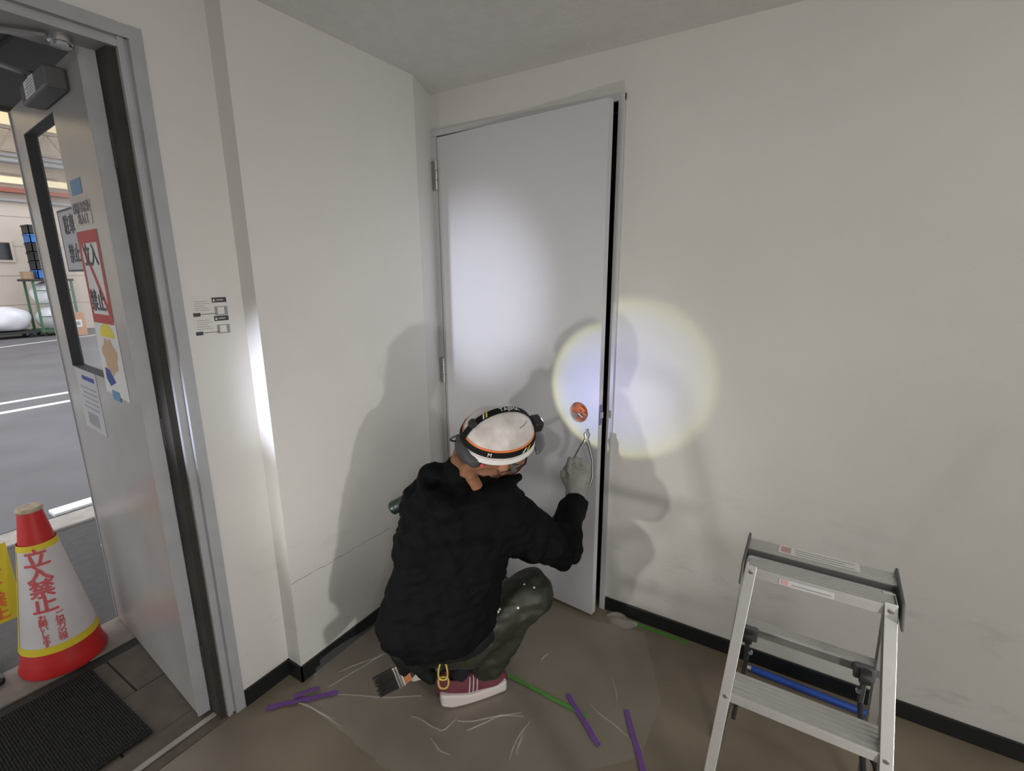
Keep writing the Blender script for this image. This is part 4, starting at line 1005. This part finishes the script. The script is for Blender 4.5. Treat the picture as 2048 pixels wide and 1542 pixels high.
m_ = M(); m_.lathe([(0.007, 0), (0.007, 0.005), (0.005, 0.006)], hp(-0.094, 0.090, -0.030), 14, axis=tuple(HR_)); m_.build('ratchet_knob', 'print_pink', hm, smooth=True)
m_ = M(); m_.tube([hp(0.035, 0.112, -0.040), hp(0.040, 0.090, -0.085), hp(0.050, 0.050, -0.135)], 0.005, 8, flat=0.4); m_.build('chin_strap', 'strap', hm, smooth=True)
m_ = M(); m_.box(0.012, 0.026, 0.112, 0.126, -0.060, -0.028, Matrix(((HF[0], HR_[0], HU[0], HC0[0]), (HF[1], HR_[1], HU[1], HC0[1]), (HF[2], HR_[2], HU[2], HC0[2]), (0, 0, 0, 1)))); m_.build('rim_clip', 'plastic_grey', hm, bevel=0.002)
# the headlamp's own beam: cool centre, warm outer ring, crisp edge
aim = Vector((0.885, 0.0, 1.115)); src = Vector(LP+HF*0.030)
hb = spot('headlamp_beam', src, aim, 5.5, 74, 0.20, 0.004, (1, 1, 1)); L_ = hb.data; L_.use_nodes = True; nt = L_.node_tree
em = nt.nodes['Emission']; tcn = nt.nodes.new('ShaderNodeTexCoord'); sx = nt.nodes.new('ShaderNodeSeparateXYZ'); rp = nt.nodes.new('ShaderNodeValToRGB')
nt.links.new(tcn.outputs['Normal'], sx.inputs[0]); ab = nt.nodes.new('ShaderNodeMath'); ab.operation = 'ABSOLUTE'; nt.links.new(sx.outputs[2], ab.inputs[0])
nt.links.new(ab.outputs[0], rp.inputs[0]); nt.links.new(rp.outputs[0], em.inputs[0])
e_ = rp.color_ramp.elements; e_[0].position = 0.799; e_[0].color = (0.75, 0.75, 0.30, 1); e_[1].position = 0.99; e_[1].color = (0.60, 0.62, 1.0, 1)
for ps, cc in ((0.822, (0.85, 0.84, 0.42, 1)), (0.86, (0.70, 0.76, 0.80, 1)), (0.91, (0.60, 0.66, 0.95, 1))):
    k = e_.new(ps); k.color = cc

# ------------------------------------------------------------------ right glove closed round the pliers
TIP = RWR+A_(-0.012, 0.085, 0.265)
GU = TIP-RWR; GU /= np.linalg.norm(GU); GA = A_(0.85, 0.527, 0.0); GA -= GU*(GA@GU); GA /= np.linalg.norm(GA); GB = np.cross(GU, GA)   # GB points away from the camera
if GB@A_(-0.51, 0.83, -0.2) < 0: GB = -GB
GS = 1.2
gp = lambda a, u, b_: RWR+(GA*a+GU*u+GB*b_)*GS
GAX = np.stack([GA, GU, GB])
def glove(P):
    P = RWR+(P-RWR)/GS; gp = lambda a, u, b_: RWR+GA*a+GU*u+GB*b_
    d = rcone(P, gp(0, -0.035, 0), gp(0, 0.035, 0), 0.032, 0.034)
    d = smin(d, ellips(P, gp(0.002, 0.075, 0.002), GAX, (0.041, 0.045, 0.026)), 0.02)
    for i, a in enumerate((-0.030, -0.010, 0.010, 0.029)):
        l = (0.030, 0.034, 0.031, 0.024)[i]; r_ = 0.0105 if i < 3 else 0.0092
        k0 = gp(a, 0.098-0.004*abs(i-1), -0.004); k1 = gp(a*0.92, 0.098+l, 0.016); k2 = gp(a*0.85, 0.094+l*0.7, 0.040); k3 = gp(a*0.8, 0.072, 0.040)
        f = np.minimum(np.minimum(rcone(P, k0, k1, r_+0.001, r_), rcone(P, k1, k2, r_, r_*0.95)), rcone(P, k2, k3, r_*0.95, r_*0.85))
        d = smin(d, f, 0.006)
    t = np.minimum(rcone(P, gp(-0.034, 0.055, 0.010), gp(-0.046, 0.082, 0.022), 0.014, 0.012), rcone(P, gp(-0.046, 0.082, 0.022), gp(-0.024, 0.112, 0.034), 0.012, 0.010))
    d = smin(d, t, 0.010)
    u = (P-RWR)@GU
    return d+0.0016*np.sin(u*330)*np.clip(1-np.abs(u-0.01)/0.05, 0, 1)+wr(P, 0.001, 150, 6)
gl_ = surf('glove', glove, gp(0, 0.05, 0)-0.16, gp(0, 0.05, 0)+0.16, 0.0034, 'glove', pn); gl_['label'] = 'grey knitted work glove'
# left hand resting on the thigh, out of sight behind the body
LD = A_(0.20, 0.85, -0.35); LD /= np.linalg.norm(LD); LS = np.cross(LD, A_(0, 0, 1)); LS /= np.linalg.norm(LS); LN = np.cross(LS, LD)
lp = lambda a, u, b_: LWR+LS*a+LD*u+LN*b_
def glove2(P):
    d = rcone(P, lp(0, -0.02, 0), lp(0, 0.03, 0), 0.030, 0.032); d = smin(d, ellips(P, lp(0, 0.07, 0), np.stack([LS, LD, LN]), (0.040, 0.045, 0.022)), 0.02)
    for i, a in enumerate((-0.030, -0.010, 0.010, 0.029)):
        l = (0.060, 0.070, 0.066, 0.050)[i]; f = np.minimum(rcone(P, lp(a, 0.10, 0), lp(a*1.05, 0.10+l*0.55, -0.006), 0.0105, 0.010), rcone(P, lp(a*1.05, 0.10+l*0.55, -0.006), lp(a*1.05, 0.10+l, -0.026), 0.010, 0.0085)); d = smin(d, f, 0.006)
    t = np.minimum(rcone(P, lp(0.034, 0.05, 0), lp(0.060, 0.085, -0.010), 0.013, 0.012), rcone(P, lp(0.060, 0.085, -0.010), lp(0.066, 0.115, -0.020), 0.012, 0.010)); return smin(d, t, 0.01)
surf('glove', glove2, lp(0, 0.08, 0)-0.15, lp(0, 0.08, 0)+0.15, 0.005, 'glove', pn)

# pliers held open
pt = thing('pliers', 'open steel pliers held up in the gloved hand', 'pliers', tuple(gp(0, 0.07, 0.028)))
piv = gp(0.020, 0.205, 0.020)
for sd in (-1, 1):
    e0 = gp(0.020+sd*0.007, 0.222, 0.020); top_ = gp(0.020-sd*0.004, 0.240, 0.020)
    m_ = M(); m_.tube([top_, gp(0.020+sd*0.006, 0.222, 0.020), piv, gp(0.020+sd*0.012, 0.185, 0.020), gp(0.020+sd*0.030, 0.135, 0.021), gp(0.020+sd*0.036, 0.080, 0.022), gp(0.020+sd*0.030, 0.050, 0.024)] if sd > 0 else
                     [top_, gp(0.020+sd*0.006, 0.222, 0.020), piv, gp(0.020+sd*0.012, 0.185, 0.020), gp(0.020+sd*0.032, 0.140, 0.021), gp(0.020+sd*0.034, 0.090, 0.024), gp(0.020+sd*0.028, 0.060, 0.026)], [0.0045, 0.0085, 0.0110, 0.0090, 0.0078, 0.0075, 0.0060], 10, flat=0.8)
    m_.build('handle', 'tool_steel', pt, smooth=True)
m_ = M(); m_.lathe([(0.006, -0.009), (0.007, 0), (0.006, 0.009)], piv, 16, axis=tuple(GB)); m_.build('pivot', 'chrome', pt, smooth=True)

# tool belt, pouch, brush, carabiner, can
def belt(P):
    d = np.abs(rcone(P, LHIP+A_(0, 0.0, 0.02), RHIP+A_(0, 0, 0.02), 0.137, 0.130))-0.006
    hn = A_(-0.30, -0.22, 0.93); hn /= np.linalg.norm(hn); s_ = (P-A_(0.545, -0.885, 0.262))@hn
    return smax(d, np.abs(s_)-0.020, 0.004)
tb = surf('tool_belt', belt, (0.28, -1.02, 0.10), (0.80, -0.58, 0.46), 0.006, 'strap', pn)
def pouch(P):
    d = rcone(P, A_(0.470, -0.955, 0.268), A_(0.482, -0.940, 0.200), 0.034, 0.030); d = smin(d, rcone(P, A_(0.520, -0.935, 0.240), A_(0.560, -0.900, 0.180), 0.028, 0.024), 0.015)
    return d+wr(P, 0.003, 70, 9)
surf('pouch', pouch, (0.40, -1.02, 0.12), (0.64, -0.84, 0.33), 0.005, 'strap', pn)
bs = thing('paint_brush', 'wide flat paint brush hanging from the tool belt', 'brush', (0.45, -1.00, 0.16))
bA, bB = A_(0.492, -0.955, 0.205), A_(0.420, -1.040, 0.172); bd_ = (bB-bA)/np.linalg.norm(bB-bA); bw = np.cross(bd_, A_(-0.514, 0.828, -0.225)); bw /= np.linalg.norm(bw); bn = np.cross(bw, bd_)
def bslab(t0, t1, w0, w1, th, name, mm):
    m_ = M(); vv = [bA+bd_*t+bw*s_*w_+bn*n_*th for t, w_ in ((t0, w0), (t1, w1)) for s_ in (-1, 1) for n_ in (-1, 1)]
    return m_.add(vv, [(0, 1, 3, 2), (4, 6, 7, 5), (0, 4, 5, 1), (2, 3, 7, 6), (0, 2, 6, 4), (1, 5, 7, 3)]).build(name, mm, bs, bevel=0.003)
bslab(-0.045, -0.012, 0.012, 0.026, 0.008, 'grip', 'plastic_black'); bslab(-0.014, 0.014, 0.028, 0.036, 0.008, 'handle', 'brush_wood'); bslab(0.013, 0.040, 0.037, 0.038, 0.009, 'ferrule', 'ferrule')
for t in (0.018, 0.024, 0.034): bslab(t, t+0.002, 0.0385, 0.0385, 0.0095, 'ferrule_rib', 'chrome')
rd = random.Random(2)
m_ = M()
for i in range(260):
    s_ = rd.uniform(-0.036, 0.036); n_ = rd.uniform(-0.007, 0.007); L = rd.uniform(0.058, 0.076); a = bA+bd_*0.038+bw*s_+bn*n_; b_ = bA+bd_*(0.038+L)+bw*(s_*1.02+rd.uniform(-0.003, 0.003))+bn*(n_*0.8+rd.uniform(-0.002, 0.002))
    m_.tube([a, b_], [0.0013, 0.0006], 4)
o = m_.build('bristles', 'bristle', bs, fix=False); o['kind'] = 'stuff'
cb = thing('carabiner', 'yellow double-ring carabiner hanging from tool belt', 'carabiner', (0.628, -0.90, 0.18))
cR = A_(0.85, 0.527, 0.0); cc0 = A_(0.624, -0.905, 0.0)
def loop(z0, z1, w0, w1, r_, name):
    pts = []
    for i in range(28):
        t = 2*math.pi*i/28; u = (1-math.cos(t))/2; w_ = (w0+(w1-w0)*u); pts.append(cc0+cR*w_*math.copysign(abs(math.sin(t))**0.6, math.sin(t))+A_(0.004*u, -0.008*u, z1+(z0-z1)*u))
    m_ = M(); m_.tube(pts, r_, 8, closed=True); return m_.build(name, 'yellow_metal', cb, smooth=True)
loop(0.208, 0.276, 0.011, 0.020, 0.0034, 'upper_ring'); loop(0.172, 0.212, 0.019, 0.017, 0.0036, 'lower_ring')
m_ = M(); m_.tube([cc0+cR*0.006+A_(0, 0, 0.276), cc0+A_(0, 0, 0.266), cc0-cR*0.006+A_(0, 0, 0.276)], 0.003, 8); m_.build('hook_eye', 'yellow_metal', cb, smooth=True)
m_ = M(); m_.tube([cc0+A_(0, 0.0, 0.276), cc0+A_(0.002, 0.015, 0.300)], 0.007, 10); m_.build('snap_link', 'steel', cb, smooth=True)
cn2 = thing('green_can', 'dark green can poking out beside the left sleeve', 'can', (0.315, -0.80, 0.72))
cA, cB = A_(0.352, -0.792, 0.758), A_(0.298, -0.822, 0.722); cd = (cB-cA)/np.linalg.norm(cB-cA)
m_ = M(); m_.lathe([(0.026, -0.05), (0.026, 0.036), (0.023, 0.041), (0.020, 0.042)], cA, 24, axis=tuple(cd)); m_.build('body', 'green_can', cn2, smooth=True)
for i, t in enumerate((0.010, 0.027)):
    m_ = M(); ct_ = A_(1.6, -2.0, 1.6)-cA; ct_ -= cd*(ct_@cd); ct_ /= np.linalg.norm(ct_); cs = np.cross(cd, ct_)
    text('lettering', 'FR'[i], 0.017, 'caption', cn2, lambda x, y, t=t: Vector(cA+cd*(t+y)+ct_*0.0266*math.cos(x/0.026)-cs*0.0266*math.sin(x/0.026)), 0.0003)
